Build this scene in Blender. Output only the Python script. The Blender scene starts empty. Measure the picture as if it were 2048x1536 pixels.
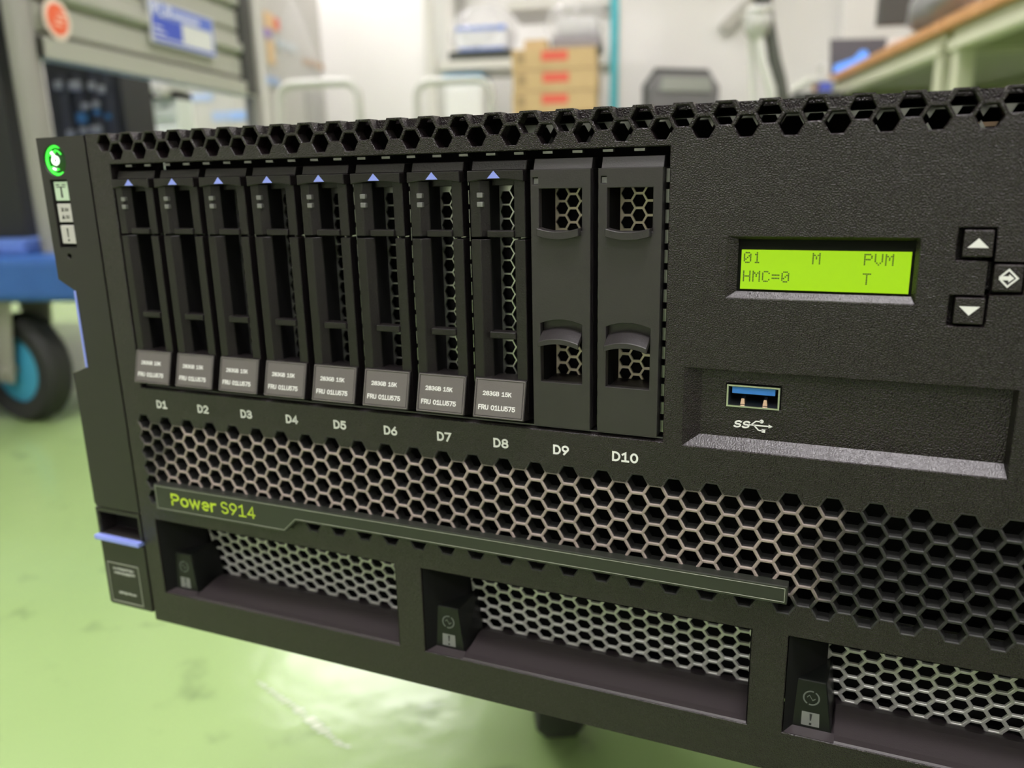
import bpy, math, random
from mathutils import Vector, Matrix
from mathutils.geometry import delaunay_2d_cdt

random.seed(7)
SC = bpy.context.scene
COL = SC.collection
PI = math.pi

# ------------------------------------------------------------------ camera
FLOOR_TO_SERVER = 0.231                      # underside of the server above the floor
CAM = Vector((0.23086, -0.19910, 0.15900 + FLOOR_TO_SERVER))
RIGHT = Vector((0.92348443, 0.38304478, -0.0212885))
DOWN = Vector((0.0771963, -0.23989618, -0.96772442))
FWD = Vector((-0.37578882, 0.89203504, -0.25111003))
cam_data = bpy.data.cameras.new('camera')
cam = bpy.data.objects.new('camera', cam_data)
COL.objects.link(cam)
cm = Matrix.Identity(4)
for i in range(3):
    cm[i][0] = RIGHT[i]; cm[i][1] = -DOWN[i]; cm[i][2] = -FWD[i]; cm[i][3] = CAM[i]
cam.matrix_world = cm
cam_data.sensor_width = 36.0
cam_data.lens = 1621.9 / 2048 * 36.0
cam_data.clip_start = 0.01
cam_data.clip_end = 60
cam_data.dof.use_dof = True
cam_data.dof.focus_distance = 0.207
cam_data.dof.aperture_fstop = 11.0
SC.camera = cam

# ------------------------------------------------------------------ world, exposure
SC.view_settings.view_transform = 'Standard'
SC.view_settings.look = 'None'
SC.view_settings.gamma = 1.0
SC.view_settings.use_curve_mapping = False
SC.view_settings.exposure = 0.0
world = bpy.data.worlds.new('world'); SC.world = world
world.use_nodes = True
world.node_tree.nodes['Background'].inputs[0].default_value = (1.0, 0.97, 0.92, 1)
world.node_tree.nodes['Background'].inputs[1].default_value = 0.05

LAMP = 36.0            # emission of the ceiling lamps' diffusers

# room frame: a = right along the back wall, b = towards the back wall
QX, QY = 0.97177891, 0.23589352
ROOM_ROT = math.atan2(QY, QX)
def RM(a, b, z=0.0):
    return Vector((CAM.x + a * QX - b * QY, CAM.y + a * QY + b * QX, z))

# ------------------------------------------------------------------ materials
def principled(name, color, rough=0.5, metal=0.0, spec=0.5, emit=None, emit_strength=0.0, alpha=None, trans=0.0):
    m = bpy.data.materials.new(name); m.use_nodes = True
    p = m.node_tree.nodes['Principled BSDF']
    p.inputs['Base Color'].default_value = (*color, 1)
    p.inputs['Roughness'].default_value = rough
    p.inputs['Metallic'].default_value = metal
    p.inputs['Specular IOR Level'].default_value = spec
    if emit:
        p.inputs['Emission Color'].default_value = (*emit, 1)
        p.inputs['Emission Strength'].default_value = emit_strength
    if trans: p.inputs['Transmission Weight'].default_value = trans
    if alpha is not None: p.inputs['Alpha'].default_value = alpha
    return m

def grain(m, scale, dist, strength=1.0, detail=2.0, rough_var=None):
    nt = m.node_tree; p = nt.nodes['Principled BSDF']
    tc = nt.nodes.new('ShaderNodeTexCoord')
    n = nt.nodes.new('ShaderNodeTexNoise'); n.inputs['Scale'].default_value = scale
    n.inputs['Detail'].default_value = detail
    b = nt.nodes.new('ShaderNodeBump'); b.inputs['Distance'].default_value = dist
    b.inputs['Strength'].default_value = strength
    nt.links.new(tc.outputs['Object'], n.inputs['Vector'])
    nt.links.new(n.outputs['Fac'], b.inputs['Height'])
    nt.links.new(b.outputs['Normal'], p.inputs['Normal'])
    return m

def mottle(m, c1, c2, scale, detail=4.0, lo=0.35, hi=0.65, extra=None):
    nt = m.node_tree; p = nt.nodes['Principled BSDF']
    tc = nt.nodes.new('ShaderNodeTexCoord')
    n = nt.nodes.new('ShaderNodeTexNoise'); n.inputs['Scale'].default_value = scale
    n.inputs['Detail'].default_value = detail
    r = nt.nodes.new('ShaderNodeValToRGB')
    r.color_ramp.elements[0].position = lo; r.color_ramp.elements[0].color = (*c1, 1)
    r.color_ramp.elements[1].position = hi; r.color_ramp.elements[1].color = (*c2, 1)
    nt.links.new(tc.outputs['Object'], n.inputs['Vector'])
    nt.links.new(n.outputs['Fac'], r.inputs['Fac'])
    nt.links.new(r.outputs['Color'], p.inputs['Base Color'])
    return m

M = {}
M['bezel'] = grain(principled('textured_black_plastic', (0.0145, 0.0100, 0.0114), 0.27, spec=0.5), 3300, 0.00026, 1.0, detail=0.6)
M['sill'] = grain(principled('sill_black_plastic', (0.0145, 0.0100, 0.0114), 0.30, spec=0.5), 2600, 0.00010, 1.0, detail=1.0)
M['ear'] = grain(principled('fine_black_plastic', (0.0125, 0.0100, 0.0100), 0.45, spec=0.6), 2500, 0.00006, 0.7)
M['drive'] = grain(principled('drive_black_plastic', (0.0090, 0.0068, 0.0072), 0.40, spec=0.42), 2200, 0.00012, 0.8)
M['blank'] = grain(principled('filler_grey_plastic', (0.027, 0.0235, 0.0245), 0.40), 2600, 0.00005, 0.7)
M['label_grey'] = grain(principled('label_grey_plastic', (0.125, 0.112, 0.108), 0.42), 2800, 0.00008, 0.8)
M['black'] = principled('matte_black', (0.004, 0.004, 0.004), 0.8, spec=0.2)
M['tray'] = grain(principled('tray_dark_plastic', (0.034, 0.027, 0.029), 0.42), 3000, 0.00004, 0.6)
M['gloss'] = principled('dark_window_plastic', (0.008, 0.009, 0.008), 0.3, spec=0.3)
M['badge'] = principled('badge_satin_plastic', (0.026, 0.028, 0.023), 0.38)
M['rim'] = principled('highlight_and_frame_plastic', (0.26, 0.27, 0.22), 0.35)
M['steel'] = principled('zinc_steel', (0.55, 0.55, 0.53), 0.33, 1.0)
M['dark_steel'] = principled('dark_steel', (0.22, 0.22, 0.215), 0.30, 1.0)
M['gold'] = principled('passivated_steel', (0.90, 0.81, 0.62), 0.5, 0.35)
M['psu_mesh'] = principled('nickel_mesh', (0.62, 0.62, 0.58), 0.45, 0.45)
M['white_ink'] = principled('white_ink', (0.80, 0.80, 0.78), 0.6)
M['grey_ink'] = principled('grey_ink', (0.42, 0.42, 0.40), 0.6)
M['dim_ink'] = principled('dim_ink', (0.10, 0.11, 0.10), 0.6)
M['dark_ink'] = principled('dark_ink', (0.02, 0.02, 0.02), 0.6)
M['lime_ink'] = principled('lime_ink', (0.50, 0.66, 0.035), 0.5)
M['touch_blue'] = principled('touchpoint_blue', (0.27, 0.33, 0.85), 0.45)
M['usb_blue'] = principled('usb_blue', (0.045, 0.24, 0.80), 0.4)
M['brass'] = principled('contact_metal', (0.6, 0.42, 0.30), 0.35, 1.0)
M['light_pipe'] = principled('clear_light_pipe', (0.17, 0.17, 0.165), 0.2)
M['lcd'] = principled('lit_lcd', (0.05, 0.10, 0.0), 0.4, emit=(0.35, 0.66, 0.0), emit_strength=0.92)
M['lcd_dot'] = principled('lcd_dot', (0.015, 0.03, 0.01), 0.5)
M['green_led'] = principled('green_led', (0.05, 0.5, 0.05), 0.3, emit=(0.05, 0.85, 0.05), emit_strength=1.3)
M['white_led'] = principled('white_green_led', (0.8, 0.9, 0.8), 0.3, emit=(0.80, 1.0, 0.78), emit_strength=1.5)
M['green_dome'] = principled('green_tinted_lens', (0.01, 0.06, 0.01), 0.12)
M['icon_plate'] = principled('icon_plate', (0.52, 0.50, 0.48), 0.5)
M['icon_ring_glow'] = principled('icon_plate_ring_glow', (0.45, 0.52, 0.42), 0.5, emit=(0.30, 0.55, 0.28), emit_strength=0.25)  # power ring's green glow put into this plate's colour and emission

# dusty vent web: grey-brown dust caught on the middle of the grille
def dusty():
    m = grain(principled('dusty_vent_plastic', (0.02, 0.02, 0.02), 0.6), 1800, 0.00015, 0.8)
    nt = m.node_tree; p = nt.nodes['Principled BSDF']
    tc = nt.nodes.new('ShaderNodeTexCoord'); sp = nt.nodes.new('ShaderNodeSeparateXYZ')
    nt.links.new(tc.outputs['Object'], sp.inputs[0])
    n = nt.nodes.new('ShaderNodeTexNoise'); n.inputs['Scale'].default_value = 45; n.inputs['Detail'].default_value = 5
    nt.links.new(tc.outputs['Object'], n.inputs['Vector'])
    def mr(src, a, b, lo=0.0, hi=1.0):
        r = nt.nodes.new('ShaderNodeMapRange'); r.interpolation_type = 'SMOOTHSTEP'
        nt.links.new(src, r.inputs[0])
        r.inputs[1].default_value = a; r.inputs[2].default_value = b
        r.inputs[3].default_value = lo; r.inputs[4].default_value = hi
        return r.outputs[0]
    def mul(x, y):
        q = nt.nodes.new('ShaderNodeMath'); q.operation = 'MULTIPLY'
        nt.links.new(x, q.inputs[0]); nt.links.new(y, q.inputs[1]); return q.outputs[0]
    def add(x, y):
        q = nt.nodes.new('ShaderNodeMath'); q.operation = 'ADD'
        nt.links.new(x, q.inputs[0]); nt.links.new(y, q.inputs[1]); return q.outputs[0]
    wob = mr(n.outputs['Fac'], 0.3, 0.7, -0.010, 0.010)
    xx = add(sp.outputs[0], wob)
    f = mul(mr(xx, 0.004, 0.030), mr(xx, 0.236, 0.218))
    f = mul(f, mr(sp.outputs[2], 0.0795, 0.0765))
    f = mul(f, mr(sp.outputs[2], 0.0515, 0.0555))
    f = mul(f, mr(sp.outputs[1], 0.0007, 0.0002))          # only the front rims caught dust
    f = mul(f, mr(n.outputs['Fac'], 0.2, 0.6, 0.55, 1.0))
    mx = nt.nodes.new('ShaderNodeMix'); mx.data_type = 'RGBA'
    nt.links.new(f, mx.inputs[0])
    mx.inputs[6].default_value = (0.020, 0.020, 0.019, 1); mx.inputs[7].default_value = (0.32, 0.262, 0.232, 1)
    nt.links.new(mx.outputs[2], p.inputs['Base Color'])
    return m
M['dust'] = dusty()

# ------------------------------------------------------------------ mesh helpers
def link_mesh(name, verts, faces, mat, parent=None, smooth=False, bevel=0.0, seg=2, angle=40, loc=None, rot=None):
    me = bpy.data.meshes.new(name)
    me.from_pydata(verts, [], faces); me.validate(); me.update()
    return link_data(name, me, mat, parent, smooth, bevel, seg, angle, loc, rot)

def link_data(name, me, mat, parent=None, smooth=False, bevel=0.0, seg=2, angle=40, loc=None, rot=None):
    o = bpy.data.objects.new(name, me); COL.objects.link(o)
    if mat is not None:
        me.materials.clear(); me.materials.append(mat)
    if smooth:
        me.polygons.foreach_set('use_smooth', [True] * len(me.polygons))
        try: me.set_sharp_from_angle(angle=math.radians(angle))
        except Exception: pass
    if bevel:
        b = o.modifiers.new('bevel', 'BEVEL'); b.width = bevel; b.segments = seg
        b.limit_method = 'ANGLE'; b.angle_limit = math.radians(35)
    if parent is not None: o.parent = parent
    if loc is not None: o.location = loc
    if rot is not None: o.rotation_euler = rot
    return o

class MB:
    """collects simple solids (in units of u metres, measured from origin o) into ONE mesh"""
    def __init__(self, u=1.0, o=(0, 0, 0)):
        self.v = []; self.f = []; self.u = u; self.o = o
    def P(self, p): return ((p[0] - self.o[0]) * self.u, (p[1] - self.o[1]) * self.u, (p[2] - self.o[2]) * self.u)
    def add(self, vs, fs):
        k = len(self.v); self.v += [self.P(p) for p in vs]; self.f += [tuple(i + k for i in f) for f in fs]; return self
    def box(self, x0, x1, y0, y1, z0, z1):
        return self.add([(x0, y0, z0), (x1, y0, z0), (x1, y1, z0), (x0, y1, z0), (x0, y0, z1), (x1, y0, z1), (x1, y1, z1), (x0, y1, z1)],
                        [(0, 3, 2, 1), (4, 5, 6, 7), (0, 1, 5, 4), (1, 2, 6, 5), (2, 3, 7, 6), (3, 0, 4, 7)])
    def hexa(self, b, t):               # eight corners: four at the front/bottom, four at the back/top
        return self.add(list(b) + list(t), [(0, 3, 2, 1), (4, 5, 6, 7), (0, 1, 5, 4), (1, 2, 6, 5), (2, 3, 7, 6), (3, 0, 4, 7)])
    def prism(self, poly, axis, lo, hi):
        """poly of 2-D points counter-clockwise; axis 'y': (x,z), 'z': (x,y), 'x': (y,z)"""
        n = len(poly)
        def mk(p, h): return {'y': (p[0], h, p[1]), 'z': (p[0], p[1], h), 'x': (h, p[0], p[1])}[axis]
        vs = [mk(p, lo) for p in poly] + [mk(p, hi) for p in poly]
        fs = [tuple(range(n)), tuple(range(2 * n - 1, n - 1, -1))]
        if axis in 'zx': fs = [tuple(range(n - 1, -1, -1)), tuple(range(n, 2 * n))]
        for i in range(n):
            j = (i + 1) % n
            fs.append((i, n + i, n + j, j) if axis == 'y' else (i, j, n + j, n + i))
        return self.add(vs, fs)
    def quad(self, *p): return self.add(p, [tuple(range(len(p)))])
    def cyl(self, c, r, axis, lo, hi, n=24, r2=None):
        r2 = r if r2 is None else r2
        def mk(a, rr, h):
            x, y = rr * math.cos(a), rr * math.sin(a)
            return {'z': (c[0] + x, c[1] + y, h), 'y': (c[0] + x, h, c[1] + y), 'x': (h, c[0] + x, c[1] + y)}[axis]
        A = [2 * PI * i / n for i in range(n)]
        vs = [mk(a, r, lo) for a in A] + [mk(a, r2, hi) for a in A]
        fs = [tuple(range(n - 1, -1, -1)), tuple(range(n, 2 * n))] + [(i, (i + 1) % n, n + (i + 1) % n, n + i) for i in range(n)]
        if axis == 'y': fs = [tuple(reversed(f)) for f in fs]
        return self.add(vs, fs)
    def tube(self, pts, r, n=10, radii=None, closed=False):
        pts = [Vector(p) for p in pts]; N = len(pts); vs = []; fs = []
        up = Vector((0, 0, 1)); prev = None
        for i, p in enumerate(pts):
            a = pts[(i - 1) % N] if (i or closed) else p
            b = pts[(i + 1) % N] if (i < N - 1 or closed) else p
            t = (b - a).normalized()
            if prev is None:
                s = t.cross(up)
                if s.length < 1e-3: s = t.cross(Vector((1, 0, 0)))
            else:
                s = prev - t * prev.dot(t)
                if s.length < 1e-6: s = t.cross(up)
            s.normalize(); prev = s; w = t.cross(s)
            rr = radii[i] if radii else r
            for k in range(n):
                q = p + (s * math.cos(2 * PI * k / n) + w * math.sin(2 * PI * k / n)) * rr
                vs.append(tuple(q))
        for i in range(N if closed else N - 1):
            j = (i + 1) % N
            for k in range(n):
                l = (k + 1) % n
                fs.append((i * n + k, j * n + k, j * n + l, i * n + l))
        if not closed:
            fs.append(tuple(range(n))); fs.append(tuple((N - 1) * n + k for k in range(n - 1, -1, -1)))
        return self.add(vs, fs)
    def lathe(self, prof, c=(0, 0, 0), axis='z', n=32):
        """prof: (radius, height) pairs revolved about the axis through c"""
        vs = []; fs = []; m = len(prof)
        for i in range(n):
            a = 2 * PI * i / n
            for r, h in prof:
                x, y = r * math.cos(a), r * math.sin(a)
                q = {'z': (x, y, h), 'y': (x, h, y), 'x': (h, x, y)}[axis]
                vs.append((c[0] + q[0], c[1] + q[1], c[2] + q[2]))
        for i in range(n):
            j = (i + 1) % n
            for k in range(m - 1):
                f = (i * m + k, j * m + k, j * m + k + 1, i * m + k + 1)
                fs.append(f if axis != 'y' else tuple(reversed(f)))
        return self.add(vs, fs)
    def blob(self, c, r, seed=0, amp=0.2, nu=20, nv=12):
        rnd = random.Random(seed); ph = [rnd.uniform(0, 6.3) for _ in range(6)]
        vs = []; fs = []
        for i in range(nv + 1):
            th = PI * i / nv
            for j in range(nu):
                a = 2 * PI * j / nu
                k = 1 + amp * (math.sin(3 * a + ph[0]) * math.sin(th) * .5 + math.sin(5 * a + 4 * th + ph[1]) * .3 + math.sin(7 * th + 2 * a + ph[2]) * .25 + math.sin(9 * a - 6 * th + ph[3]) * .2)
                vs.append((c[0] + r[0] * k * math.sin(th) * math.cos(a), c[1] + r[1] * k * math.sin(th) * math.sin(a), c[2] + r[2] * (k if i not in (0, nv) else 1) * math.cos(th)))
        for i in range(nv):
            for j in range(nu):
                k = (j + 1) % nu
                fs.append((i * nu + j, (i + 1) * nu + j, (i + 1) * nu + k, i * nu + k))
        return self.add(vs, fs)
    def build(self, name, mat, parent=None, **kw): return link_mesh(name, self.v, self.f, mat, parent, **kw)

def hexagon(cx, cz, ap):            # flat-topped, counter-clockwise
    r = ap * 2 / math.sqrt(3)
    return [(cx + r * math.cos(PI / 3 * k), cz + r * math.sin(PI / 3 * k)) for k in range(6)]
def rect(x0, x1, z0, z1): return [(x0, z0), (x1, z0), (x1, z1), (x0, z1)]
def grow(poly, d):                  # offset a convex counter-clockwise polygon outwards
    n = len(poly); out = []
    for i in range(n):
        p0, p1, p2 = Vector(poly[i - 1]), Vector(poly[i]), Vector(poly[(i + 1) % n])
        e1 = (p1 - p0).normalized(); e2 = (p2 - p1).normalized()
        n1 = Vector((e1.y, -e1.x)); n2 = Vector((e2.y, -e2.x))
        m = (n1 + n2); m = m / max(m.length_squared / 2, 1e-6)
        out.append((p1.x + m.x * d, p1.y + m.y * d))
    return out
def inside(poly, x, y):
    c = False; n = len(poly); j = n - 1
    for i in range(n):
        xi, yi = poly[i]; xj, yj = poly[j]
        if (yi > y) != (yj > y) and x < (xj - xi) * (y - yi) / (yj - yi) + xi: c = not c
        j = i
    return c

def holed_plate(outline, holes, y0, thick, chamfer, u=0.001, o=(0, 0, 0), cells=None):
    """plate with holes in the XZ plane, its front at y0. Returns [(verts, faces)] ; with cells
    (list of hexagon cells) the faces within the cells come as a second mesh."""
    V = []; E = []; back = []
    def loop(front, base, rev=False):
        k = len(V); n = len(front)
        for a, b in zip(front, base): V.append(Vector((a[0], a[1]))); back.append((b[0], b[1]))
        E.extend((k + i, k + (i + 1) % n) for i in range(n))
        return list(range(k, k + n))
    loops = [loop(outline, outline)]
    for h in holes: loops.append(loop(grow(h, chamfer), h))
    nl = len(V)
    if cells:
        key = lambda p: (round(p[0], 3), round(p[1], 3))
        cnt = {}
        for c in cells:
            for i in range(6):
                a, b = key(c[i]), key(c[(i + 1) % 6]); e = (min(a, b), max(a, b))
                cnt[e] = cnt.get(e, 0) + 1
        idx = {}
        for (a, b), n in cnt.items():
            if n == 1:
                for p in (a, b):
                    if p not in idx:
                        idx[p] = len(V); V.append(Vector(p)); back.append(p)
                E.append((idx[a], idx[b]))
    vc, ed, fc, ov, oe, of = delaunay_2d_cdt(V, E, [], 0, 1e-5)
    bpos = []
    for i, p in enumerate(vc):
        bpos.append(back[ov[i][0]] if ov[i] else (p.x, p.y))
    bucket = {}
    for h in holes:
        hh = grow(h, chamfer)
        xs = [p[0] for p in hh]
        for b in range(int(min(xs) // 10), int(max(xs) // 10) + 1): bucket.setdefault(b, []).append(hh)
    cb = {}
    for c in cells or []:
        xs = [p[0] for p in c]
        for b in range(int(min(xs) // 10), int(max(xs) // 10) + 1): cb.setdefault(b, []).append(c)
    groups = [[], []]
    for f in fc:
        cx = sum(vc[i].x for i in f) / len(f); cy = sum(vc[i].y for i in f) / len(f)
        if not inside(outline, cx, cy): continue
        if any(inside(h, cx, cy) for h in bucket.get(int(cx // 10), ())): continue
        g = 1 if any(inside(c, cx, cy) for c in cb.get(int(cx // 10), ())) else 0
        groups[g].append(f)
    out = []
    nv = len(vc)
    allcount = {}
    for g in groups:
        for f in g:
            for i in range(len(f)):
                e = (f[i], f[(i + 1) % len(f)]); allcount[(min(e), max(e))] = allcount.get((min(e), max(e)), 0) + 1
    for g in groups:
        verts = []; faces = []; remap = {}
        def vid(i, lev):
            if (i, lev) not in remap:
                p = (vc[i].x, vc[i].y) if lev == 0 else bpos[i]
                y = (y0, y0 + chamfer, y0 + thick)[lev]
                remap[(i, lev)] = len(verts)
                verts.append(((p[0] - o[0]) * u, (y - o[1]) * u, (p[1] - o[2]) * u))
            return remap[(i, lev)]
        for f in g:
            ar = 0
            for i in range(len(f)):
                a, b = vc[f[i]], vc[f[(i + 1) % len(f)]]; ar += a.x * b.y - b.x * a.y
            if ar < 0: f = list(reversed(f))
            faces.append(tuple(vid(i, 0) for i in f))
            faces.append(tuple(vid(i, 2) for i in reversed(f)))
            for i in range(len(f)):
                a, b = f[i], f[(i + 1) % len(f)]
                if allcount[(min(a, b), max(a, b))] == 1:
                    faces.append((vid(a, 0), vid(a, 1), vid(b, 1), vid(b, 0)))
                    faces.append((vid(a, 1), vid(a, 2), vid(b, 2), vid(b, 1)))
        out.append((verts, faces))
    return out

def _arc(cx, cy, rx, ry, a0, a1, n=14):
    return [(cx + rx * math.cos(math.radians(a0 + (a1 - a0) * k / n)), cy + ry * math.sin(math.radians(a0 + (a1 - a0) * k / n))) for k in range(n + 1)]
def _ell(cx, cy, rx, ry, n=24): return [(cx + rx * math.cos(2 * PI * k / n), cy + ry * math.sin(2 * PI * k / n)) for k in range(n)]
# strokes of each character: (points, closed); cap height 1
GLYPH = {
    'D': (.60, [([(0, 0), (0, 1), (.22, 1)] + _arc(.22, .5, .38, .5, 80, -80) + [(.22, 0)], 1)]),
    '0': (.58, [(_ell(.29, .5, .29, .5), 1)]), '1': (.58, [([(.04, .80), (.31, 1), (.31, 0)], 0), ([(.02, 0), (.58, 0)], 0)]),
    '2': (.57, [(_arc(.28, .71, .27, .29, 165, -28) + [(0, 0), (.57, 0)], 0)]),
    '3': (.56, [(_arc(.26, .755, .25, .245, 150, -75) + [(.2, .51)], 0), ([(.2, .51)] + _arc(.26, .255, .29, .255, 78, -155), 0)]),
    '4': (.60, [([(.44, 0), (.44, 1), (0, .26), (.60, .26)], 0)]),
    '5': (.56, [([(.52, 1), (.09, 1), (.05, .52)] + _arc(.26, .32, .29, .32, 115, -155), 0)]),
    '6': (.58, [(_ell(.29, .31, .28, .31), 1), ([(.42, 1), (.05, .46)], 0)]), '7': (.56, [([(0, 1), (.56, 1), (.18, 0)], 0)]),
    '8': (.57, [(_ell(.285, .755, .24, .245), 1), (_ell(.285, .26, .285, .26), 1)]),
    '9': (.58, [(_ell(.29, .69, .28, .31), 1), ([(.16, 0), (.53, .54)], 0)]),
    'S': (.56, [(_arc(.28, .745, .26, .255, 30, 262) + _arc(.28, .255, .28, .255, 82, -150), 0)]),
    'P': (.58, [([(0, 0), (0, 1), (.30, 1)] + _arc(.30, .73, .28, .27, 80, -80) + [(.30, .46), (0, .46)], 0)]),
    'o': (.56, [(_ell(.28, .36, .28, .37), 1)]), 'w': (.80, [([(0, .73), (.19, 0), (.40, .70), (.61, 0), (.80, .73)], 0)]),
    'e': (.55, [([(.02, .37), (.54, .37)] + _arc(.28, .36, .27, .37, 8, 300, 20), 0)]),
    'r': (.36, [([(0, 0), (0, .73)], 0), ([(0, .40), (.08, .62), (.20, .72), (.36, .72)], 0)]),
    'G': (.62, [(_arc(.32, .5, .31, .5, 48, 335, 20) + [(.61, .45), (.36, .45)], 0)]),
    'B': (.56, [([(0, 0), (0, 1), (.28, 1)] + _arc(.28, .76, .22, .24, 80, -80) + [(.02, .52)], 0), ([(.05, .52), (.30, .52)] + _arc(.30, .26, .26, .26, 80, -80) + [(.30, 0), (0, 0)], 0)]),
    'K': (.56, [([(0, 0), (0, 1)], 0), ([(.52, 1), (.02, .42)], 0), ([(.20, .62), (.56, 0)], 0)]),
    'F': (.48, [([(0, 0), (0, 1), (.48, 1)], 0), ([(0, .52), (.40, .52)], 0)]),
    'R': (.58, [([(0, 0), (0, 1), (.28, 1)] + _arc(.28, .74, .27, .26, 80, -80) + [(.28, .48), (0, .48)], 0), ([(.28, .48), (.58, 0)], 0)]),
    'U': (.56, [([(0, 1), (0, .30)] + _arc(.28, .28, .28, .28, 180, 360) + [(.56, 1)], 0)]), 'L': (.46, [([(0, 1), (0, 0), (.46, 0)], 0)])}
def text_mesh(name, s, x, z, y, height, mat, parent, o=(0, 0, 0), width=5.0, weight=.3, align='LEFT', shear=0.0, tilt=0.0, thick=0.04, gap=.22):
    """stroked lettering in the XZ plane (mm), cap height `height`, facing -Y"""
    adv = []; p = 0.0
    for ch in s:
        wd = .30 if ch == ' ' else GLYPH[ch][0]
        adv.append(p); p += wd + gap
    total = p - gap; kx = (width - weight) / total; ct, st = math.cos(tilt), math.sin(tilt)
    x0 = x + weight / 2 - (width / 2 if align == 'CENTER' else 0)
    V = []; Fc = []; lay = 0
    def put(px, pz, h):
        V.append(((x0 + px + shear * pz - o[0]) * .001, (y + pz * st - h * ct - o[1]) * .001, (z + pz * ct + h * st - o[2]) * .001)); return len(V) - 1
    for ch, a in zip(s, adv):
        if ch == ' ': continue
        for pts, closed in GLYPH[ch][1]:
            lay += 1; th = thick + .0015 * (lay % 5)
            q = [Vector(((a + px) * kx, weight / 2 + pz * (height - weight))) for px, pz in pts]
            n = len(q); L = []
            for i in range(n):
                d1 = (q[i] - q[i - 1]) if (i or closed) else (q[1] - q[0])
                d2 = (q[(i + 1) % n] - q[i]) if (i < n - 1 or closed) else (q[-1] - q[-2])
                d1 = d1.normalized(); d2 = d2.normalized()
                n1 = Vector((-d1.y, d1.x)); n2 = Vector((-d2.y, d2.x)); m = n1 + n2
                m = m / max(m.length_squared / 2, .35)
                e = Vector((0, 0))
                if not closed and i == 0: e = -d2 * weight * .5
                if not closed and i == n - 1: e = d1 * weight * .5
                l, r = q[i] + m * weight / 2 + e, q[i] - m * weight / 2 + e
                L.append((put(l.x, l.y, th), put(r.x, r.y, th), put(l.x, l.y, 0), put(r.x, r.y, 0)))
            for i in range(n if closed else n - 1):
                A, B = L[i], L[(i + 1) % n]
                Fc += [(A[0], A[1], B[1], B[0]), (A[2], A[0], B[0], B[2]), (A[1], A[3], B[3], B[1])]
    return link_mesh(name, V, Fc, mat, parent)

def thing(name, label, cat, loc=(0, 0, 0), rotz=0.0, group=None):
    o = bpy.data.objects.new(name, None); COL.objects.link(o)
    o.empty_display_size = 0.02
    o.location = loc; o.rotation_euler = (0, 0, rotz)
    return tag(o, label, cat, group)
def tag(o, label, cat, group=None):
    o['label'] = label; o['category'] = cat
    if group: o['group'] = group
    return o
def struct(o): o['kind'] = 'structure'; return o
def copy_tree(o, parent=None):
    kids = [c for c in bpy.data.objects if c.parent == o]
    c = o.copy(); COL.objects.link(c)
    if parent is not None: c.parent = parent
    for k in kids: copy_tree(k, c)
    return c

# ================================================================== THE ROOM
CEIL = 2.7
RA0, RA1, RB0, RB1 = -3.3, 1.75, -3.2, 4.75
def room_mb(): return MB()
def room_obj(mb, name, mat, **kw):
    return mb.build(name, mat, None, loc=RM(0, 0, 0), rot=(0, 0, ROOM_ROT), **kw)

fl = principled('green_epoxy', (0.30, 0.47, 0.17), 0.16, spec=0.22)
def floor_mat():
    nt = fl.node_tree; p = nt.nodes['Principled BSDF']
    tc = nt.nodes.new('ShaderNodeTexCoord')
    def noise(sc, det):
        n = nt.nodes.new('ShaderNodeTexNoise'); n.inputs['Scale'].default_value = sc; n.inputs['Detail'].default_value = det
        nt.links.new(tc.outputs['Object'], n.inputs['Vector']); return n
    n1 = noise(2.2, 5); n2 = noise(16, 6); n3 = noise(30, 2)
    r = nt.nodes.new('ShaderNodeValToRGB')
    r.color_ramp.elements[0].position = .3; r.color_ramp.elements[0].color = (0.290, 0.415, 0.168, 1)
    r.color_ramp.elements[1].position = .7; r.color_ramp.elements[1].color = (0.330, 0.46, 0.190, 1)
    nt.links.new(n1.outputs['Fac'], r.inputs['Fac'])
    d = nt.nodes.new('ShaderNodeValToRGB')          # scuffs and dirt
    d.color_ramp.elements[0].position = .26; d.color_ramp.elements[0].color = (0.62, 0.62, 0.66, 1)
    d.color_ramp.elements[1].position = .40; d.color_ramp.elements[1].color = (1, 1, 1, 1)
    nt.links.new(n2.outputs['Fac'], d.inputs['Fac'])
    mx = nt.nodes.new('ShaderNodeMix'); mx.data_type = 'RGBA'; mx.blend_type = 'MULTIPLY'; mx.inputs[0].default_value = 1.0
    nt.links.new(r.outputs['Color'], mx.inputs[6]); nt.links.new(d.outputs['Color'], mx.inputs[7])
    nt.links.new(mx.outputs[2], p.inputs['Base Color'])
    rr = nt.nodes.new('ShaderNodeMapRange'); rr.inputs[3].default_value = 0.12; rr.inputs[4].default_value = 0.24
    nt.links.new(n2.outputs['Fac'], rr.inputs[0]); nt.links.new(rr.outputs[0], p.inputs['Roughness'])
    b = nt.nodes.new('ShaderNodeBump'); b.inputs['Distance'].default_value = 0.0009; b.inputs['Strength'].default_value = .6
    nt.links.new(n3.outputs['Fac'], b.inputs['Height']); nt.links.new(b.outputs['Normal'], p.inputs['Normal'])
floor_mat()
wallm = mottle(grain(principled('white_wall_paint', (0.80, 0.785, 0.75), 0.6), 60, 0.0006, .3), (0.79, 0.775, 0.745), (0.82, 0.805, 0.78), 1.5)
ceilm = principled('ceiling_board', (0.80, 0.79, 0.76), 0.8)
floor = struct(room_obj(room_mb().box(RA0 - .1, RA1 + .1, RB0 - .1, RB1 + .1, -.1, 0), 'floor', fl))
rs = random.Random(5); sm_ = MB()
sp0 = [(-.298, .5301), (-.2855, .5219), (-.2697, .5118), (-.2543, .5027), (-.2371, .4902), (-.2207, .4783), (-.205, .4669), (-.1968, .4648)]
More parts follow.
